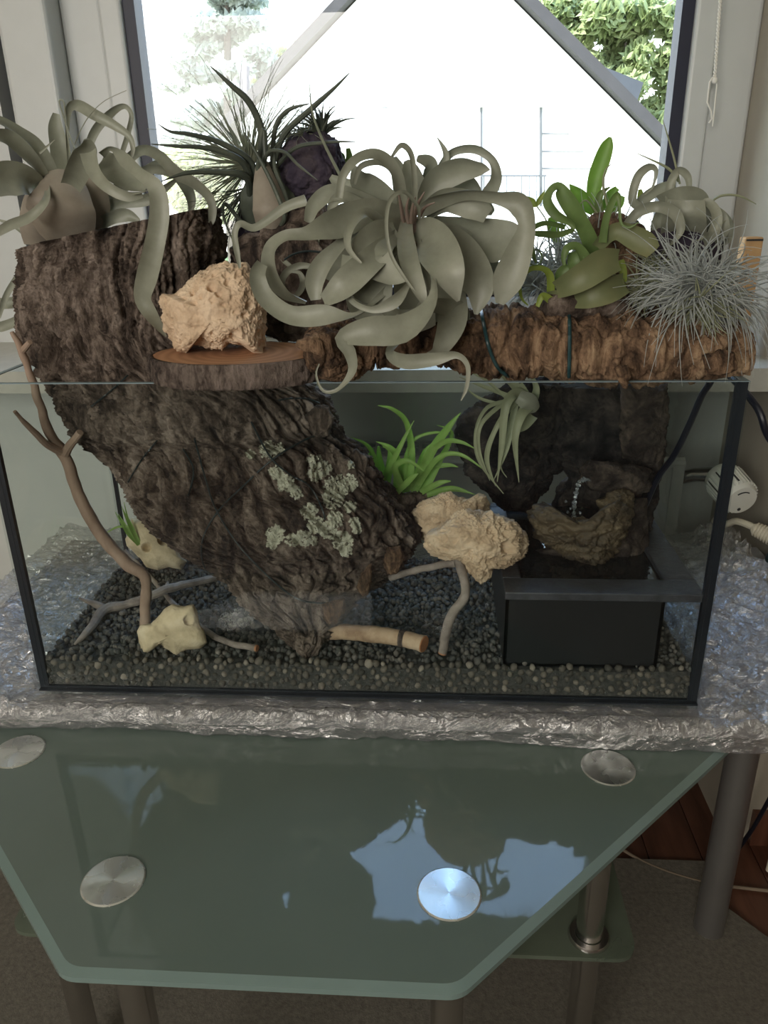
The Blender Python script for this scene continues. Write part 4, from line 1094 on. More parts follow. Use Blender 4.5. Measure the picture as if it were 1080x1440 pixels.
for i in range(9):
    a, b = 800+rng.uniform(-6, 18), rng.uniform(705, 736); c = P(a, b, .112+rng.uniform(-.01, .01)); k = rng.uniform(.0008, .0018)
    MB().lathe([(.0001, k), (k*.7, k*.7), (k, 0), (k*.7, -k*.7), (.0001, -k)], c, 10).build('drop', MAT['stream'], wt)
def PXX(px, py, X):
    d = RAYDIR(px, py); return CAM+d*((X-CAM.x)/d.x)
cp = [Vector((.346, .155, T+.138)), Vector((.3475, .165, T+.160))]+[PXX(x, y, X) for x, y, X in ((907, 712, .362), (925, 672, .370), (948, 640, .376), (968, 600, .380), (986, 558, .383), (1000, 530, .385))]
last = [Vector((TW-.013, .126, T+TH-.004)), Vector((TW-.008, .130, T+TH+.0035)), Vector((TW-.002, .131, T+TH+.0056)), Vector((TW+.005, .129, T+TH+.0035)), Vector((TW+.012, .118, T+TH-.008)), PXX(1064, 572, TW+.028), PXX(1090, 628, TW+.055), Vector((.58, .12, .80)), Vector((.665, .20, .68)), Vector((.678, .26, .40)), Vector((.67, .32, .15)), Vector((.66, .365, .006))]
tag(MB().tube([Vector(q) for q in spline(cp+last, 170)], .0038, 10).build('pump_cable', MAT['cable_black']), 'black pump cable climbing out over the right tank rim', 'cable')

# ------------------------------------------------------------------ plants
def leaf_mesh(ctl, n=30, thick=.0013, chan=.36, tipround=True):
    """ctl: (px, py, Y, width px, roll deg): a channelled strap leaf with thickness"""
    pts = []
    for c in ctl:
        p = P(c[0], c[1], c[2]); pts.append((*p, c[3]*.5*M_PER_PX(p), math.radians(c[4]) if len(c) > 4 else 0.0))
    sm = spline(pts, n); V = []; F = []; side0 = None
    ks = (-1, -.55, 0, .55, 1)
    for i, s in enumerate(sm):
        p = Vector(s[:3]); hw = max(.0004, s[3]); roll = s[4]
        t = (Vector(sm[min(i+1, n-1)][:3])-Vector(sm[max(i-1, 0)][:3])).normalized()
        v = (p-CAM).normalized(); sd = v.cross(t)
        if sd.length < .15 and side0 is not None: sd = side0-t*side0.dot(t)
        sd.normalize()
        if side0 is not None and sd.dot(side0) < -.3 and sd.length: pass
        side0 = sd.copy(); nn = t.cross(sd).normalized()
        side = sd*math.cos(roll)+nn*math.sin(roll); nr = t.cross(side).normalized()
        if nr.dot(v) > 0: nr = -nr
        th = thick*min(1, hw/.004+.25)
        top = [p+side*(k*hw)+nr*(chan*hw*(k*k-.4)) for k in ks]
        bot = [p+side*(k*hw)+nr*(chan*hw*(k*k-.4)-th) for k in (.55, 0, -.55)]
        V += top+bot
    for i in range(n-1):
        for k in range(8):
            a = i*8+k; b = i*8+(k+1) % 8
            F.append((a, b, b+8, a+8))
    F.append(tuple(range(8))); F.append(tuple((n-1)*8+k for k in range(8)))
    return V, F
class Plant:
    def __init__(s, name, label, cat, base, sx=0, sy=0, k=1.0, group=None):
        s.dy = 0.0; s.t = thing(name, base, label, cat, group); s.sx, s.sy, s.k = sx, sy, k
    def px(s, x, y): return s.sx+x/s.k, s.sy+y/s.k
    def leaf(s, ctl, mat, n=30, name='leaf', **kw):
        c = [(*s.px(q[0], q[1]), q[2]+s.dy, q[3]/s.k, q[4] if len(q) > 4 else 0) for q in ctl]
        V, F = leaf_mesh(c, n, **kw)
        return obj(name, V, F, MAT[mat], s.t, True, 45)
    def blade(s, ctl, mat, n=26, name='leaf', seg=7):
        """round tapering leaf; ctl: (x, y, Y, radius in crop px)"""
        q = []
        for x, y, Y, r in ctl:
            p = P(*s.px(x, y), Y+s.dy); q.append((*p, r/s.k*M_PER_PX(p)))
        sm = spline(q, n)
        return MB().tube([Vector(a[:3]) for a in sm], [max(.0003, a[3]) for a in sm], seg).build(name, MAT[mat], s.t)
def tuft(parent, name, centre, dirs, mat, rad, seed, droop=0.0, curl=.3, n=8, kind='stuff', seg=4):
    """many hair-thin leaves joined into one part; dirs: list of (direction Vector, length)"""
    r = random.Random(seed); mb = MB()
    for d, L in dirs:
        d = d.normalized(); sd = d.orthogonal().normalized()
        sd = (Matrix.Rotation(r.uniform(0, 6.28), 3, d) @ sd); p = centre+d*.006*r.random(); pts = []; rs = []
        cur = d.copy(); step = L/(n-1)
        for i in range(n):
            if p.x > TW-.03 and -.012 < p.y < TD and p.z < T+TH+.004: p.z = T+TH+.004
            pts.append(p.copy()); rs.append(max(.00022, rad*(1-(i/(n-1))**1.5)))
            cur = (cur+sd*curl*step/L*1.2+Vector((0, 0, -droop))*step/L*(i/(n-1)+.3)).normalized(); p = p+cur*step
        mb.tube(pts, rs, seg, True)
    return tag(mb.build(name, mat, parent), kind=kind)
def sphere_dirs(n, r, up=-.2, toward=None, Lr=(.05, .08), spread=1.0):
    out = []
    while len(out) < n:
        v = Vector((r.gauss(0, 1), r.gauss(0, 1), r.gauss(0, 1))).normalized()
        if v.z < up: continue
        if toward is not None: v = (v*spread+toward).normalized()
        out.append((v, r.uniform(*Lr)))
    return out

# --- big grey-green rosette in the middle
x = Plant('rosette_air_plant', 'large grey green curly rosette air plant draped over the cork log centre', 'air plant', P(573, 430, .05), 360, 170, 2.7)
C0 = (585, 385, .045)
XL = [
 [(575, 370, .04, 60), (440, 350, .00, 105, 20), (300, 395, -.03, 112, 10), (195, 430, -.045, 60, 30), (110, 440, -.045, 52, 40), (55, 490, -.035, 56, 30), (55, 580, -.025, 60, 20), (110, 655, -.02, 50, 40), (190, 690, -.015, 20, 60)],
 [(560, 430, .02, 60), (450, 520, -.04, 100, 20), (340, 620, -.06, 110, 20), (255, 685, -.055, 50, 30)],
 [(500, 640, -.03, 30), (385, 733, -.06, 22, 50), (260, 740, -.065, 82, 20), (130, 738, -.06, 72, 10), (35, 670, -.05, 70, 10), (5, 590, -.045, 62, 10), (22, 540, -.04, 46, 20)],
 [(620, 470, .0, 50, 40), (675, 590, -.05, 36, 60), (660, 700, -.075, 70, 45), (560, 790, -.09, 108, 15), (430, 800, -.095, 108, 5), (330, 825, -.09, 60, 10), (358, 880, -.088, 50, 20), (366, 950, -.085, 36, 30), (312, 1020, -.08, 18, 40), (255, 1025, -.078, 12), (228, 965, -.076, 8), (240, 922, -.074, 4)],
 [(540, 420, .01, 80), (455, 500, -.02, 150, 10), (430, 600, -.03, 180, -10), (440, 690, -.045, 150, -25)],
 [(352, 510, -.035, 50, 30), (332, 600, -.05, 26, 50), (362, 680, -.06, 24, 30), (440, 716, -.068, 26, 20), (525, 685, -.07, 50, 20), (580, 618, -.06, 20, 40)],
 [(570, 400, .03, 60), (470, 445, -.02, 130, 10), (440, 520, -.04, 150, -10), (510, 588, -.05, 84, -20), (572, 606, -.055, 6)],
 [(572, 385, .02, 44), (568, 430, .0, 58), (575, 500, -.03, 74), (595, 580, -.05, 70, -10), (622, 650, -.06, 52, -20), (645, 700, -.06, 20, -30)],
 [(595, 395, .03, 40), (655, 430, -.01, 120, 10), (695, 500, -.04, 158), (735, 585, -.055, 120, -10), (768, 685, -.05, 14, -20)],
 [(620, 400, .04, 60), (740, 470, .02, 140, 15), (810, 560, .0, 156, 5), (848, 640, -.01, 112), (835, 735, -.01, 14)],
 [(640, 390, .05, 60), (760, 420, .05, 110, 10), (870, 455, .035, 158, -10), (945, 465, .025, 160, -20), (975, 470, .02, 140, -30)],
 [(620, 350, .04, 40), (690, 305, .03, 70, 40), (800, 278, .01, 56, 50), (920, 292, .0, 52, 30), (1000, 318, -.005, 84, 10), (1030, 400, -.01, 70, 20), (995, 510, -.015, 104), (955, 610, -.015, 114), (925, 695, -.01, 30)],
 [(640, 350, .05, 60), (720, 300, .03, 90, 20), (820, 320, .02, 100, 10), (880, 360, .02, 60)],
 [(625, 330, .06, 50), (680, 235, .06, 92, 10), (770, 185, .055, 96, 20), (845, 180, .05, 60, 30), (888, 186, .048, 4)],
 [(640, 330, .07, 50), (720, 250, .085, 80, 20), (800, 240, .09, 70, 10), (850, 270, .09, 20)],
 [(640, 300, .08, 30), (690, 200, .10, 30), (742, 122, .10, 30, 20), (830, 106, .095, 36, 30), (898, 150, .09, 32, 20), (912, 220, .085, 44), (882, 278, .08, 54)],
 [(640, 300, .08, 24), (700, 205, .09, 28), (722, 130, .09, 24), (688, 62, .09, 3)],
 [(600, 340, .04, 24), (602, 230, .03, 22, 20), (588, 128, .025, 24, 30), (552, 93, .02, 20), (515, 138, .015, 10)],
 [(560, 340, .04, 36), (535, 205, .02, 46, 20), (470, 132, .005, 42, 20), (390, 140, -.005, 36, 20), (332, 205, -.01, 32), (315, 292, -.01, 28)],
 [(570, 350, .05, 24), (540, 225, .04, 24, 20), (480, 162, .03, 22, 20), (400, 172, .025, 22), (372, 240, .02, 14)],
 [(550, 345, .05, 70), (455, 275, .04, 100, 10), (392, 225, .035, 80, 10), (372, 165, .03, 6)],
 [(540, 350, .06, 50), (430, 285, .06, 60, 20), (330, 245, .06, 56, 10), (283, 212, .06, 20)],
 [(540, 370, .05, 50), (400, 300, .03, 60, 30), (290, 275, .02, 66, 20), (222, 320, .015, 56, 10), (198, 385, .01, 34)],
 [(620, 372, .0, 12), (612, 322, -.02, 12), (560, 270, -.035, 15, 20), (508, 305, -.045, 16), (495, 400, -.055, 14), (512, 505, -.06, 14), (560, 590, -.062, 12), (612, 660, -.06, 6)],
 [(600, 780, .0, 20), (510, 870, -.05, 34, 20), (560, 912, -.07, 56, 10), (670, 905, -.08, 52, 10), (760, 888, -.085, 30, 30), (804, 930, -.085, 20, 20), (800, 1010, -.083, 14), (778, 1062, -.08, 5)],
 [(605, 520, .0, 24, 40), (655, 600, -.03, 26, 40), (662, 700, -.05, 36, 40), (590, 768, -.06, 40, 20), (530, 740, -.06, 20)],
 [(690, 500, .02, 60), (735, 640, .0, 110, 10), (745, 760, -.02, 112, 5), (695, 870, -.03, 60), (650, 890, -.035, 20)],
 [(620, 330, .09, 40), (652, 240, .10, 54, 10), (660, 165, .095, 56, 20), (612, 142, .09, 24)],
 [(560, 330, .08, 60), (545, 210, .09, 64, 10), (520, 140, .085, 30)],
 [(500, 400, .01, 30), (420, 350, -.02, 40, 30), (360, 400, -.04, 36, 20), (350, 480, -.05, 24), (400, 540, -.055, 8)],
 [(400, 380, .0, 40), (330, 460, -.025, 44, 20), (255, 540, -.035, 70, 10), (222, 610, -.04, 72), (228, 680, -.042, 40, 10)],
 [(430, 330, .03, 30), (330, 290, .02, 44, 20), (285, 330, .015, 30), (300, 400, .01, 14)],
 # inner and lower leaves that close the rosette
 [(560, 420, .05, 90), (430, 450, .03, 130, 10), (330, 520, .02, 120), (285, 610, .015, 50)],
 [(600, 440, .05, 90), (600, 560, .03, 150, 10), (610, 680, .02, 150), (650, 790, .01, 70)],
 [(650, 450, .05, 90), (710, 600, .03, 150), (730, 720, .02, 120), (700, 810, .015, 40)],
 [(520, 430, .05, 90), (440, 560, .03, 150, -10), (410, 690, .02, 130), (470, 770, .015, 60)],
 [(640, 410, .06, 90), (760, 480, .05, 150), (860, 570, .04, 140), (900, 660, .035, 40)],
 [(540, 380, .06, 90), (420, 370, .05, 120), (320, 380, .04, 110), (250, 430, .035, 30)],
 [(600, 360, .07, 70), (600, 260, .07, 90), (585, 190, .07, 70), (570, 150, .07, 20)],
 [(480, 700, -.02, 40), (540, 740, -.04, 60, 20), (620, 720, -.05, 50, 30), (650, 640, -.05, 24)],
 # far left arms
 [(190, 300, .03, 40), (110, 330, .03, 36, 10), (0, 405, .025, 30, 20), (-60, 392, .02, 28, 30), (-80, 430, .018, 24, 20), (-72, 500, .015, 22), (-60, 560, .012, 10)],
 [(700, 300, .06, 20), (790, 300, .06, 60, 30), (870, 330, .06, 60, 20), (900, 350, .06, 20)],
 [(640, 720, -.03, 30), (690, 700, -.02, 60, 20), (770, 720, -.01, 70, 10), (800, 760, -.01, 30)],
]
for i, c in enumerate(XL): x.leaf(c, 'xero', 44 if len(c) > 6 else 30)
for c in ([(560, 380, .02, 9), (548, 310, .0, 6), (540, 270, -.01, 2)], [(580, 385, .015, 9), (572, 330, .0, 6), (585, 280, -.01, 2)], [(600, 380, .02, 9), (612, 320, .0, 7), (640, 270, -.01, 2)], [(590, 385, .01, 8), (594, 330, -.01, 6), (606, 290, -.02, 2)], [(610, 385, .03, 9), (640, 330, .01, 6), (680, 310, .0, 2)]):
    x.blade(c, 'xero_pink', 14, 'bract')
x.blade([(592, 770, .06, 34), (590, 620, .055, 36), (586, 480, .05, 40), (584, 400, .045, 30)], 'xero_base', 20, 'stem', 10)
x.leaf([(590, 470, .01, 100), (585, 420, .02, 90), (580, 360, .03, 60)], 'xero_pink', 12, 'core', chan=-.4)

# --- left rosette standing in the bark mouth
x = Plant('rosette_air_plant', 'big pale rosette air plant growing from the mouth of the bark tube', 'air plant', P(90, 345, .17), 0, 120, 4.5)
x.dy = .035
# swollen base of overlapping sheaths
for c in ([(330, 990, .10, 300), (380, 900, .075, 400), (390, 760, .06, 400), (390, 640, .07, 320), (370, 540, .085, 200)],
          [(250, 1000, .11, 180), (220, 880, .10, 180), (250, 740, .09, 180), (290, 600, .09, 100)],
          [(480, 980, .12, 240), (540, 860, .11, 260), (570, 740, .10, 240), (560, 620, .10, 180), (500, 520, .11, 120)]):
    x.leaf(c, 'xero_base', 24, 'sheath', chan=-.35, thick=.003)
XL2 = [
 [(340, 560, .10, 70), (240, 390, .09, 84, 20), (120, 290, .075, 62, 20), (0, 222, .06, 52, 20), (-90, 205, .05, 30)],
 [(310, 650, .09, 60), (262, 540, .07, 66, 20), (170, 430, .05, 92, 10), (60, 335, .035, 96, 10), (-40, 310, .02, 60)],
 [(300, 680, .09, 80), (160, 600, .05, 180, 15), (30, 600, .03, 210, 10), (-80, 650, .01, 130)],
 [(300, 620, .07, 30, 40), (290, 730, .04, 50, 30), (190, 835, .03, 62, 20), (60, 888, .02, 62, 10), (-40, 950, .01, 40)],
 [(385, 560, .12, 110), (376, 400, .13, 112), (352, 270, .13, 88), (356, 178, .13, 40)],
 [(440, 500, .10, 24), (425, 300, .09, 26, 30), (435, 150, .08, 50, 30), (500, 128, .08, 72, 20), (600, 185, .075, 70, 10), (720, 250, .075, 58, 10), (815, 318, .075, 42, 20), (842, 400, .075, 30, 10), (828, 465, .075, 16)],
 [(520, 520, .13, 40), (590, 310, .13, 54, 10), (690, 185, .13, 52, 20), (780, 130, .12, 36, 30), (832, 185, .12, 30, 20), (812, 300, .12, 32), (772, 430, .125, 30)],
 [(450, 640, .06, 120), (510, 500, .03, 150, 10), (545, 400, .02, 130, 20), (548, 345, .015, 50, 30)],
 [(560, 420, .02, 110, 20), (595, 540, .01, 96, 20), (680, 640, .0, 76, 20), (800, 700, .0, 66, 20), (900, 690, .005, 40, 30)],
 [(640, 440, .03, 60, 40), (700, 400, .03, 40, 50), (790, 470, .02, 90, 20), (890, 560, .005, 74, 20), (985, 650, -.005, 104), (1010, 800, -.01, 122), (980, 1000, -.012, 124), (935, 1200, -.008, 132, 10), (905, 1340, -.002, 110, 20), (950, 1440, .0, 90, 10), (1010, 1530, .01, 50), (1050, 1590, .015, 10)],
 [(640, 470, .05, 120), (740, 540, .04, 170, -10), (850, 620, .03, 150, -20), (915, 660, .02, 40, -20)],
 [(560, 660, .12, 60), (750, 520, .14, 70, 20), (885, 412, .14, 62, 20), (1000, 440, .13, 70, 10), (1110, 550, .12, 78, 10), (1230, 620, .11, 66), (1330, 720, .10, 56), (1342, 840, .10, 46), (1310, 920, .10, 8)],
 [(600, 760, .13, 70), (800, 620, .14, 80, 20), (950, 530, .14, 60, 20), (1100, 560, .13, 50, 10), (1180, 590, .13, 8)],
 [(620, 800, .12, 70), (760, 740, .12, 80, 20), (940, 720, .12, 70, 10), (1060, 640, .12, 40), (1150, 570, .12, 6)],
 [(600, 900, .12, 70), (700, 840, .11, 80, 20), (800, 820, .11, 80, 10), (880, 860, .11, 30)],
 [(900, 560, .15, 60), (1040, 500, .16, 70), (1150, 600, .16, 76), (1210, 720, .16, 60), (1200, 820, .16, 20)],
 # leaves hanging behind the bark on the left
 [(200, 1090, .17, 30), (120, 1200, .17, 36, 20), (40, 1330, .17, 36), (-10, 1470, .17, 26)],
 [(200, 1320, .19, 60), (110, 1370, .19, 70, 10), (0, 1380, .19, 66), (-60, 1370, .19, 40)],
 [(200, 1440, .18, 60), (90, 1500, .18, 60, 10), (0, 1530, .18, 60), (-60, 1540, .18, 30)],
 [(180, 960, .16, 30), (90, 890, .16, 26), (-10, 850, .16, 12)],
 [(250, 430, .05, 14), (300, 385, .05, 12), (345, 345, .05, 3)],
]
for c in XL2: x.leaf(c, 'xero', 44 if len(c) > 6 else 28)
for c in ([(525, 500, .06, 4), (450, 340, .06, 4), (400, 190, .06, 5), (376, 110, .06, 5), (385, 92, .06, 5), (405, 105, .06, 5), (412, 180, .06, 4), (430, 330, .06, 4), (450, 470, .06, 4)],
          [(440, 480, .07, 3), (490, 330, .07, 3), (560, 200, .07, 3), (660, 100, .07, 2), (800, 32, .07, 1.5)],
          [(840, 690, .0, 5), (890, 680, .0, 4), (950, 660, .0, 1.5)]):
    x.blade(c, 'xero', 40, 'thin_leaf', 6)

# --- dark long-leaved plant and hairy plant behind, cork ball with a tuft
x = Plant('octopus_air_plant', 'dark air plant with long tapering tentacle leaves behind the pitted stone', 'air plant', P(375, 320, .17), 200, 80, 3.0)
Y = .17
for c in ([(500, 560, Y, 18), (506, 400, Y, 18), (500, 300, Y-.01, 17), (450, 190, Y-.02, 15), (370, 115, Y-.03, 11), (287, 38, Y-.04, 2)],
          [(480, 540, Y, 16), (455, 440, Y-.01, 14), (330, 362, Y-.03, 12), (200, 326, Y-.05, 9), (120, 315, Y-.06, 6), (68, 284, Y-.06, 2)],
          [(470, 560, Y, 15), (420, 440, Y-.02, 14), (290, 388, Y-.04, 11), (140, 376, Y-.06, 7), (38, 368, Y-.07, 2)],
          [(455, 580, Y, 16), (435, 505, Y-.02, 16), (330, 487, Y-.04, 13), (190, 490, Y-.06, 9), (80, 525, Y-.07, 2)],
          [(548, 440, Y, 10), (562, 300, Y, 10), (615, 226, Y-.01, 9), (702, 198, Y-.02, 2)],
          [(560, 440, Y, 13), (600, 325, Y, 13), (720, 212, Y-.01, 11), (810, 132, Y-.02, 7), (873, 69, Y-.03, 2)],
          [(590, 330, Y+.01, 8), (690, 245, Y+.01, 8), (780, 165, Y, 5), (850, 95, Y, 2)],
          [(545, 490, Y, 9), (640, 388, Y-.03, 9), (760, 362, Y-.04, 7), (902, 357, Y-.05, 2)],
          [(510, 500, Y, 9), (530, 405, Y-.03, 8), (600, 402, Y-.04, 7), (660, 458, Y-.05, 6), (740, 521, Y-.06, 1.5)],
          [(520, 700, Y, 14), (490, 500, Y-.01, 12), (500, 380, Y-.02, 10), (512, 312, Y-.02, 14), (520, 420, Y-.02, 10)],
          [(585, 710, Y-.02, 10), (600, 670, Y-.03, 10), (560, 560, Y-.03, 10), (500, 440, Y-.03, 8), (430, 320, Y-.03, 4)],
          [(640, 700, Y-.01, 10), (600, 570, Y-.02, 10), (560, 470, Y-.02, 9), (560, 380, Y-.02, 4)],
          [(835, 500, Y-.05, 7), (765, 360, Y-.05, 6), (718, 235, Y-.05, 4), (705, 108, Y-.05, 1.2)],
          [(420, 700, Y, 10), (350, 620, Y-.01, 8), (345, 680, Y-.02, 6), (390, 790, Y-.03, 3)]):
    x.blade(c, 'bulb' if c[0][3] >= 9 else 'hair', 30, 'leaf', 8)
for c in ([(545, 720, Y-.02, 130), (540, 640, Y-.03, 150), (520, 540, Y-.02, 110), (505, 440, Y-.01, 50)], [(630, 720, Y, 90), (610, 620, Y-.01, 90), (570, 520, Y, 60), (540, 440, Y, 30)], [(470, 700, Y+.01, 90), (470, 600, Y, 110), (480, 500, Y, 60)]):
    x.leaf(c, 'xero_base' if c[0][0] == 545 else 'bulb', 20, 'sheath', chan=-.5, thick=.003)
hp = thing('hairy_air_plant', P(345, 240, .22), 'air plant with a spray of hair-thin leaves before the window', 'air plant')
rng = random.Random(21); cc = P(352, 232, .22); dirs = []
for i in range(170):
    a = math.radians(rng.uniform(20, 235)); u_ = Vector((math.cos(a), rng.uniform(-.6, .5), math.sin(a)))
    dirs.append((u_, rng.uniform(.05, .125)))
tuft(hp, 'fine_leaves', cc, dirs, MAT['hair'], .0008, 1, droop=.25, curl=.35, n=10)
dirs = [(Vector((rng.uniform(-.9, .1), rng.uniform(-.4, .3), rng.uniform(-1, -.2))), rng.uniform(.04, .10)) for _ in range(60)]
tuft(hp, 'dry_roots', P(350, 262, .21), dirs, MAT['bulb'], .0006, 2, droop=.3, curl=.7, n=10)
V, F = lump([(335, 310), (340, 275), (352, 262), (366, 270), (372, 310), (370, 350), (350, 372), (332, 350)], .22, .022, .003, 31, 5, freq=60)
obj('bark_stub', V, F, MAT['ball'], hp)
V, F = lump([(386, 250), (392, 215), (408, 192), (432, 182), (456, 184), (476, 200), (484, 226), (480, 258), (466, 280), (440, 288), (410, 288), (392, 275)], .21, .055, .004, 32, 6, freq=60, ridge=.6)
ball = tag(obj('cork_ball', V, F, MAT['ball']), 'round blue black cork ball behind the tentacle plant', 'cork ball')
tf = thing('tufted_air_plant', P(455, 188, .20), 'little spiky tuft plant on top of the cork ball', 'air plant')
tuft(tf, 'leaf_tuft', P(453, 192, .20), sphere_dirs(46, rng, .05, Vector((0, 0, .5)), (.022, .045)), MAT['bulb'], .0022, 3, droop=.5, curl=.6, n=7, seg=5)
tuft(tf, 'root_wisps', P(430, 190, .19), sphere_dirs(40, rng, -.2, Vector((-.6, -.2, .1)), (.02, .05)), MAT['hair'], .0005, 4, droop=.6, curl=.9, n=8)
sm_ = Plant('small_fleshy_leaf', 'small round green leaf pair beside the cork ball', 'plant', P(486, 230, .24), 200, 80, 3.0)
sm_.leaf([(815, 520, .22, 12), (870, 440, .24, 30), (868, 385, .24, 18)], 'green', 14)
sm_.leaf([(815, 520, .22, 12), (845, 430, .25, 24), (830, 400, .25, 6)], 'green', 14)

# lichen-grey cork lump behind the middle, under the curly leaves
V, F = lump([(322, 350), (345, 330), (378, 318), (398, 296), (425, 280), (455, 280), (472, 310), (484, 350), (500, 390), (500, 440), (460, 470), (400, 480), (372, 470), (352, 420), (330, 385)], .185, .065, .006, 33, 6, freq=45, ridge=1)
tag(obj('cork_piece', V, F, MAT['cork_dark']), 'dark cork piece under the curly leaves behind the pitted stone', 'cork bark')
x = Plant('curly_air_plant', 'small curled grey air plant nestled behind the pitted stone', 'air plant', P(410, 430, .12), 320, 280, 6.75)
for c in ([(560, 900, .12, 50), (510, 800, .11, 66, 10), (560, 690, .10, 70, 20), (680, 630, .10, 66, 20), (790, 640, .10, 50)],
          [(620, 940, .12, 40), (690, 870, .11, 56), (715, 780, .10, 60), (680, 700, .10, 40), (610, 690, .10, 20)],
          [(560, 940, .11, 50), (450, 850, .10, 56, 20), (420, 740, .09, 40, 30), (450, 660, .09, 20)],
          [(640, 940, .13, 40), (640, 820, .13, 60), (660, 730, .13, 40), (700, 690, .13, 14)],
          [(600, 640, .12, 40), (540, 590, .12, 44), (510, 560, .12, 30)],
          [(790, 640, .13, 30), (820, 520, .13, 34), (850, 400, .13, 40), (860, 300, .13, 30)]):
    x.leaf(c, 'xero', 26)
pw_ = [P(*(320+a/6.75, 280+b/6.75), .11) for a, b in ((540, 575), (620, 525), (720, 498), (800, 495), (890, 510), (960, 560))]
tag(MB().tube([Vector(q) for q in spline(pw_, 30)], .0013, 6).build('tie_wire', MAT['wire']), 'dark bent tie wire arching behind the curly leaves', 'wire')

# --- right hand group on the log
x = Plant('green_air_plant', 'green broad leaved air plant with looping leaves on the cork log', 'air plant', P(810, 432, .06), 720, 180, 5.335)
for c, mt in (([(600, 960, .07, 110), (585, 850, .06, 116), (530, 730, .055, 112), (450, 600, .05, 126), (385, 500, .05, 112), (345, 442, .05, 70, 20), (295, 470, .045, 70, 40), (268, 550, .04, 80, 30), (330, 650, .035, 76, 20), (440, 710, .035, 50, 30), (470, 760, .035, 20)], 'green'),
              ([(470, 760, .05, 30), (350, 800, .04, 46, 10), (220, 795, .03, 46, 10), (135, 800, .03, 30, 30), (145, 890, .03, 42), (180, 1015, .03, 12)], 'green'),
              ([(400, 745, .06, 36), (260, 715, .05, 38, 20), (160, 750, .045, 38), (100, 840, .04, 42), (75, 1000, .04, 34), (90, 1140, .04, 12)], 'green'),
              ([(680, 860, .05, 60), (705, 690, .045, 54), (755, 545, .04, 52, 20), (795, 498, .038, 40, 30), (806, 600, .036, 26), (820, 715, .034, 20), (880, 745, .032, 18), (955, 703, .03, 5)], 'green'),
              ([(640, 900, .06, 90), (720, 805, .05, 110, 10), (800, 775, .045, 130), (900, 815, .04, 160), (1000, 870, .035, 170), (1060, 930, .03, 120)], 'green_brown'),
              ([(806, 990, .02, 150), (680, 1020, .01, 215), (540, 1110, .005, 205), (420, 1175, .01, 165), (330, 1215, .02, 125)], 'green_brown'),
              ([(848, 1165, .03, 150), (720, 1220, .015, 190), (580, 1265, .015, 170), (470, 1290, .025, 120)], 'green_brown'),
              ([(580, 1280, .03, 140), (430, 1290, .03, 170), (270, 1290, .04, 120)], 'green_brown'),
              ([(580, 1040, .05, 100), (500, 900, .045, 66, 20), (420, 900, .04, 62, 20), (388, 970, .04, 40), (392, 1030, .04, 20)], 'green'),
              ([(520, 1100, .05, 120), (480, 1000, .05, 130), (455, 930, .055, 60)], 'green'),
              ([(290, 1230, .04, 60), (285, 1110, .035, 56), (225, 1055, .03, 42, 20), (130, 1062, .03, 36), (65, 1150, .03, 34), (70, 1270, .035, 20), (120, 1330, .04, 10)], 'yellow_green'),
              ([(300, 1300, .035, 60), (230, 1260, .03, 50), (190, 1340, .03, 30)], 'yellow_green'),
              ([(820, 1230, .045, 60), (835, 1090, .045, 54), (820, 990, .045, 40)], 'yellow_green'),
              ([(400, 1200, .05, 120), (380, 1100, .05, 110), (430, 1040, .05, 60)], 'green')):
    x.leaf(c, mt, 44 if len(c) > 6 else 26)
x.blade([(90+80+55*math.cos(a), 970+60*math.sin(a), .03, 5) for a in [i*.55 for i in range(13)]], 'green', 60, 'tendril', 6)
V, F = lump([(752, 432), (765, 414), (800, 405), (850, 402), (884, 410), (890, 440), (860, 452), (790, 452), (758, 448)], .06, .035, .003, 34, 5, freq=60)
tag(obj('moss_clump', V, F, MAT['cork_dark']), 'dark fibrous clump at the foot of the green air plant', 'clump')

x = Plant('leaf_cactus', 'upright bright green flat leaf cactus behind the looping green plant', 'plant', P(842, 300, .14), 720, 180, 5.335)
for c, mt in (([(640, 640, .14, 40), (610, 520, .14, 90), (630, 380, .14, 120), (680, 230, .14, 120), (715, 130, .14, 92), (738, 68, .14, 24)], 'bright'),
              ([(610, 640, .15, 40), (545, 560, .15, 110), (485, 490, .15, 90), (432, 422, .15, 8)], 'bright'),
              ([(690, 620, .15, 30), (730, 520, .15, 80), (790, 450, .15, 40)], 'bright'),
              ([(760, 640, .16, 30), (800, 570, .16, 70), (830, 510, .16, 40)], 'bright'),
              ([(420, 960, .12, 40), (340, 860, .14, 60), (310, 740, .15, 80), (290, 670, .15, 40)], 'bright'),
              ([(660, 640, .12, 60), (650, 560, .12, 60), (670, 490, .12, 44), (740, 440, .12, 6)], 'green'),
              ([(960, 600, .16, 30), (965, 520, .16, 50), (960, 460, .16, 24)], 'yellow_green')):
    x.leaf(c, mt, 26)
x.blade([(720, 600, .11, 8), (685, 440, .11, 10), (700, 320, .11, 7), (755, 262, .11, 2)], 'drygreen', 24, 'stem')
x.blade([(640, 640, .11, 7), (560, 545, .11, 7), (500, 580, .11, 3)], 'drygreen', 20, 'stem')
MB().tube([P(842, 300, .14), P(838, 340, .13), P(835, 380, .12)], [.006, .008, .012], 8).build('stem', MAT['drygreen'], x.t)
V, F = lump([(830, 305), (845, 296), (875, 300), (905, 318), (915, 345), (906, 390), (895, 436), (860, 444), (838, 432), (832, 380), (826, 335)], .115, .032, .004, 35, 5, freq=60)
tag(obj('cork_chunk', V, F, MAT['cork_warm']), 'brown fibrous cork chunk carrying the leaf cactus', 'cork bark')
x = Plant('ivy_sprig', 'pale ivy sprig with a lobed leaf rising against the window', 'plant', P(768, 320, .16), 720, 180, 5.335)
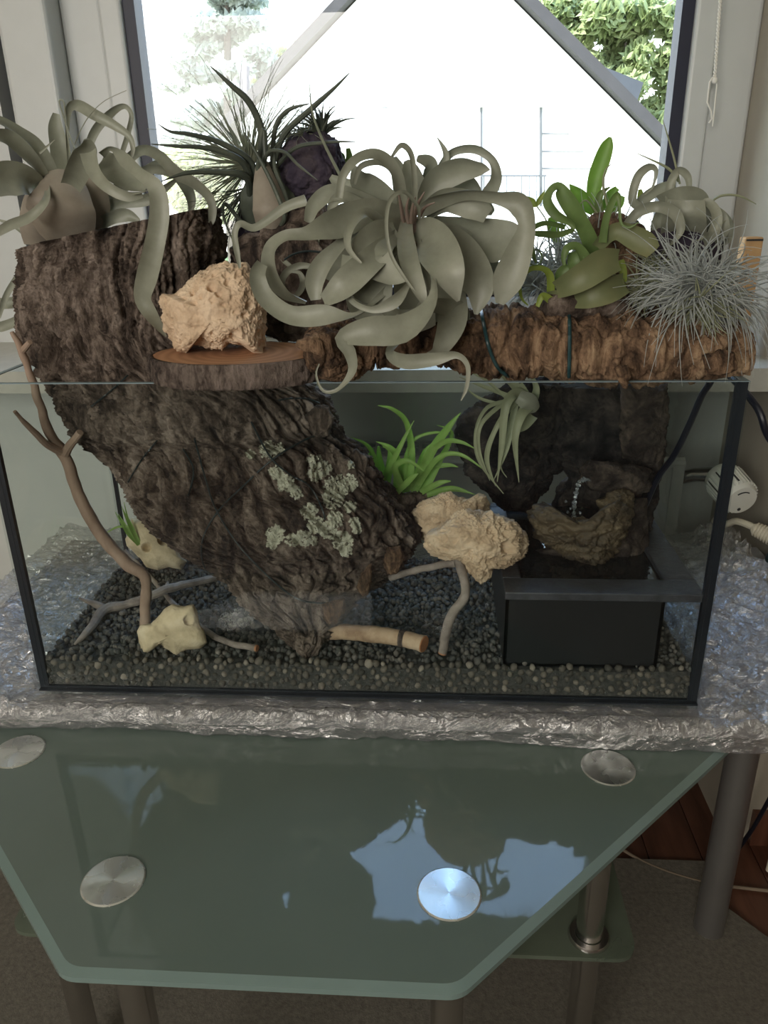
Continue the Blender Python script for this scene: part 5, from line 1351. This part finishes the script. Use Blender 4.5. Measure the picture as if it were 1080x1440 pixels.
x.blade([(310, 1290, .09, 6), (300, 1050, .11, 5), (280, 860, .13, 5), (265, 740, .14, 5), (250, 680, .15, 5), (185, 585, .16, 4)], 'drygreen', 34, 'stem')
x.leaf([(185, 588, .16, 12), (150, 560, .16, 60), (95, 520, .165, 24), (60, 500, .165, 4)], 'yellow_green', 16)
x.leaf([(185, 588, .16, 12), (205, 545, .16, 40), (250, 465, .16, 4)], 'yellow_green', 16)

# silver tufts
rng = random.Random(31)
s1 = thing('silver_air_plant', P(960, 440, .03), 'silvery spiky air plant ball at the right end of the log', 'air plant')
cc = P(983, 412, .035); dirs = []
for i in range(520):
    v = Vector((rng.gauss(0, 1), rng.gauss(-.3, .8), rng.gauss(.45, .8))).normalized()
    if v.z < -.45: continue
    dirs.append((v, rng.uniform(.05, .105)*(1.15 if abs(v.x) > .6 else .85)))
tuft(s1, 'leaf_tuft', cc, dirs, MAT['silver'], .0012, 5, droop=2.3, curl=1.7, n=14, seg=5)
dirs = [(Vector((rng.gauss(0, 1), rng.gauss(-.9, .5), rng.gauss(-.3, .7))), rng.uniform(.03, .05)) for _ in range(70)]
tuft(s1, 'lower_leaves', P(985, 425, .02), dirs, MAT['drygreen'], .0016, 6, droop=.3, curl=.9, n=9, seg=5)
s2 = thing('silver_air_plant', P(790, 420, .12), 'silvery tangle of fine leaves behind the green looping plant', 'air plant')
for k, (a, b, Yq) in enumerate(((790, 385, .12), (755, 400, .10), (840, 345, .12), (825, 390, .12))):
    tuft(s2, 'leaf_tuft', P(a, b, Yq), sphere_dirs(130, rng, -.5, None, (.035, .07)), MAT['silver'], .0014, 7+k, droop=.6, curl=1.2, n=10)
s3 = thing('silver_air_plant', P(900, 440, .06), 'dull grey bristly air plant between the log plants', 'air plant')
for k, (a, b, Yq) in enumerate(((905, 410, .06), (925, 385, .08))):
    tuft(s3, 'leaf_tuft', P(a, b, Yq), sphere_dirs(80, rng, -.6, Vector((0, -.3, 0)), (.03, .06)), MAT['drygreen'], .0011, 14+k, droop=.7, curl=1.0, n=10)

# curly grey plant in the window corner
x = Plant('twisted_air_plant', 'grey green curly air plant with rolled leaves in the window corner', 'air plant', P(975, 345, .12), 680, 170, 2.7)
Y = .12
for c in ([(600, 330, Y, 30), (565, 300, Y, 32), (585, 215, Y, 34), (625, 176, Y, 30, 20), (655, 188, Y, 18, 20), (642, 250, Y, 8), (610, 280, Y, 4)],
          [(545, 395, Y-.03, 34), (590, 345, Y-.03, 40), (660, 325, Y-.04, 40, 10), (725, 350, Y-.04, 42), (748, 410, Y-.04, 32), (720, 460, Y-.04, 14), (690, 480, Y-.04, 4)],
          [(590, 315, Y+.01, 40), (640, 275, Y+.01, 44), (700, 250, Y+.01, 40), (730, 245, Y+.01, 20)],
          [(706, 330, Y-.01, 30), (710, 240, Y-.01, 32), (740, 188, Y-.01, 28, 20), (776, 215, Y-.01, 26), (782, 290, Y-.01, 12)],
          [(670, 330, Y, 90), (740, 310, Y-.02, 110), (800, 310, Y-.02, 100), (830, 340, Y-.01, 60)],
          [(760, 450, Y-.01, 160), (760, 370, Y-.03, 160), (770, 300, Y-.03, 130)],
          [(860, 450, Y, 120), (850, 380, Y-.02, 110), (840, 310, Y-.02, 40)],
          [(820, 470, Y-.02, 50), (870, 430, Y-.04, 44), (885, 360, Y-.04, 40, 20), (850, 310, Y-.03, 34, 30), (810, 330, Y-.03, 16)],
          [(860, 470, Y-.02, 40), (910, 420, Y-.03, 40), (905, 360, Y-.03, 34, 20), (875, 340, Y-.03, 20)],
          [(880, 460, Y, 30), (925, 450, Y-.01, 30), (935, 390, Y-.01, 24), (900, 340, Y-.01, 14), (860, 320, Y-.01, 8)],
          [(700, 470, Y, 120), (680, 400, Y-.01, 90), (690, 340, Y-.01, 60)]):
    x.leaf(c, 'xero', 40 if len(c) > 5 else 26)
for c in ([(740, 230, Y, 5), (700, 180, Y, 5), (585, 124, Y, 1.5)], [(745, 240, Y, 4), (720, 130, Y, 4), (680, -5, Y, 1.2)], [(850, 320, Y, 5), (900, 285, Y, 5), (970, 285, Y, 4), (1035, 316, Y, 1.5)], [(780, 470, Y-.02, 5), (840, 440, Y-.03, 4), (925, 375, Y-.03, 1.5)]):
    x.blade(c, 'drygreen', 24, 'thin_leaf')
V, F = lump([(905, 330), (930, 320), (985, 322), (1018, 335), (1016, 362), (1008, 400), (992, 440), (935, 442), (915, 400), (905, 365)], .118, .03, .003, 36, 5, freq=60)
tag(obj('dark_cork_piece', V, F, MAT['ball']), 'dark cork knob under the window corner plant', 'cork bark')
V, F = lump([(1012, 430), (1030, 415), (1046, 428), (1048, 452), (1034, 470), (1016, 462)], .06, .02, .003, 37, 5, freq=70)
tag(obj('cork_flake', V, F, MAT['cork_warm']), 'orange brown cork flake at the log right end behind the silver ball', 'cork bark')

# --- plants inside the tank
x = Plant('hanging_air_plant', 'grey air plant hanging upside down from the cork log', 'air plant', P(745, 560, .12), 640, 510, 3.375)
Y = .11
for c in ([(350, 190, Y, 60), (290, 145, Y-.01, 50), (240, 210, Y-.02, 42), (222, 380, Y-.02, 28), (200, 565, Y-.02, 3)],
          [(350, 200, Y, 66), (312, 255, Y-.015, 44), (285, 370, Y-.02, 30), (303, 568, Y-.02, 3)],
          [(300, 160, Y, 40), (200, 300, Y-.02, 24), (150, 450, Y-.02, 24), (192, 585, Y-.02, 3)],
          [(260, 180, Y, 24), (150, 215, Y-.01, 18), (98, 330, Y-.02, 16), (115, 470, Y-.02, 14), (230, 622, Y-.02, 3)],
          [(260, 160, Y, 22), (140, 115, Y, 18), (20, 68, Y, 3)], [(240, 165, Y, 14), (150, 85, Y, 14), (70, 45, Y, 3)],
          [(340, 170, Y, 50), (280, 95, Y, 54), (205, 48, Y, 10)], [(360, 200, Y+.01, 50), (385, 120, Y+.01, 30), (340, 25, Y+.01, 4)],
          [(230, 190, Y, 22), (125, 290, Y-.02, 20), (112, 410, Y-.02, 18), (165, 560, Y-.02, 3)],
          [(290, 200, Y, 24), (250, 400, Y-.015, 18), (180, 565, Y-.015, 3)], [(280, 220, Y+.01, 24), (250, 330, Y, 22), (215, 480, Y, 10), (245, 545, Y, 3)],
          [(370, 250, Y+.01, 50), (330, 300, Y, 40), (290, 330, Y, 10)], [(230, 200, Y, 14), (120, 170, Y, 14), (50, 120, Y, 3)]):
    x.leaf(c, 'drygreen', 26)
x.leaf([(380, 230, Y, 60), (350, 190, Y-.01, 90), (300, 160, Y-.01, 60)], 'xero', 14, 'base', chan=-.5)
pts = [P(x_, y_, .13) for x_, y_ in ((668, 535), (660, 560), (645, 590), (640, 612))]
x = Plant('grassy_air_plant', 'fresh green grassy air plant growing behind the lichen bark', 'air plant', P(580, 690, .20), 440, 500, 3.375)
Y = .19
for c in ([(450, 640, Y, 40), (468, 470, Y, 36), (445, 320, Y-.01, 26), (380, 255, Y-.02, 18), (308, 237, Y-.02, 3)],
          [(480, 640, Y, 40), (560, 460, Y-.01, 44), (640, 345, Y-.02, 32), (702, 270, Y-.02, 3)],
          [(490, 630, Y, 30), (590, 490, Y-.02, 26), (700, 470, Y-.03, 18), (825, 552, Y-.04, 2)],
          [(400, 640, Y, 40), (400, 500, Y-.01, 34), (370, 440, Y-.02, 26), (300, 408, Y-.02, 3)],
          [(340, 600, Y+.02, 40), (315, 480, Y+.02, 26), (312, 430, Y+.02, 12)], [(330, 600, Y, 30), (270, 440, Y, 20), (178, 386, Y, 2)],
          [(350, 600, Y+.01, 40), (370, 460, Y+.01, 30), (330, 430, Y+.01, 6)], [(470, 640, Y, 30), (520, 500, Y, 30), (620, 412, Y-.02, 26), (700, 410, Y-.03, 18), (775, 445, Y-.03, 2)],
          [(510, 650, Y-.01, 30), (600, 605, Y-.02, 26), (655, 596, Y-.02, 4)], [(540, 660, Y-.01, 30), (660, 632, Y-.02, 28), (770, 660, Y-.03, 2)],
          [(430, 640, Y, 26), (440, 500, Y, 24), (480, 400, Y, 16), (580, 365, Y, 12), (665, 382, Y, 2)],
          [(420, 620, Y-.01, 34), (390, 530, Y-.02, 30), (450, 500, Y-.03, 24), (530, 550, Y-.03, 3)],
          [(460, 640, Y, 30), (540, 540, Y, 28), (640, 520, Y, 20), (690, 530, Y, 3)], [(330, 590, Y-.01, 30), (400, 460, Y-.02, 26), (440, 380, Y-.02, 16), (480, 308, Y-.02, 2)],
          [(470, 640, Y+.02, 30), (520, 480, Y+.02, 26), (560, 420, Y+.02, 6)], [(500, 640, Y+.02, 30), (600, 500, Y+.02, 30), (660, 370, Y+.02, 16), (590, 330, Y+.02, 2)],
          [(400, 650, Y-.02, 26), (470, 580, Y-.03, 26), (500, 560, Y-.03, 3)], [(280, 540, Y+.02, 30), (265, 490, Y+.02, 24), (285, 440, Y+.02, 3)],
          [(520, 655, Y, 34), (570, 560, Y, 36), (620, 480, Y, 10)], [(440, 650, Y+.01, 40), (420, 540, Y+.01, 40), (400, 470, Y+.01, 10)]):
    x.leaf(c, 'grass', 26)
V, F = lump([(515, 650), (535, 672), (570, 692), (605, 690), (612, 712), (595, 740), (565, 748), (535, 725), (518, 690)], .195, .028, .005, 38, 6, freq=50, ridge=1)
tag(obj('cork_ridge', V, F, MAT['cork_dark']), 'dark cork ridge holding the grassy green air plant', 'cork bark')
x = Plant('rock_air_plant', 'tiny green bladed air plant on the holed stone', 'air plant', P(195, 760, .20), 0, 700, 3.273)
Y = .2
for c in ([(640, 215, Y, 22), (590, 150, Y, 18), (545, 75, Y, 2)], [(645, 215, Y, 20), (600, 130, Y, 18), (560, 40, Y, 2)], [(640, 210, Y, 16), (600, 140, Y, 14), (540, 135, Y, 10), (485, 165, Y, 3)], [(640, 215, Y, 18), (585, 160, Y, 14), (530, 65, Y, 2)], [(640, 215, Y, 16), (615, 150, Y, 14), (590, 90, Y, 2)], [(640, 215, Y, 14), (600, 130, Y, 10), (570, 20, Y, 2)]):
    x.leaf(c, 'grass', 20)
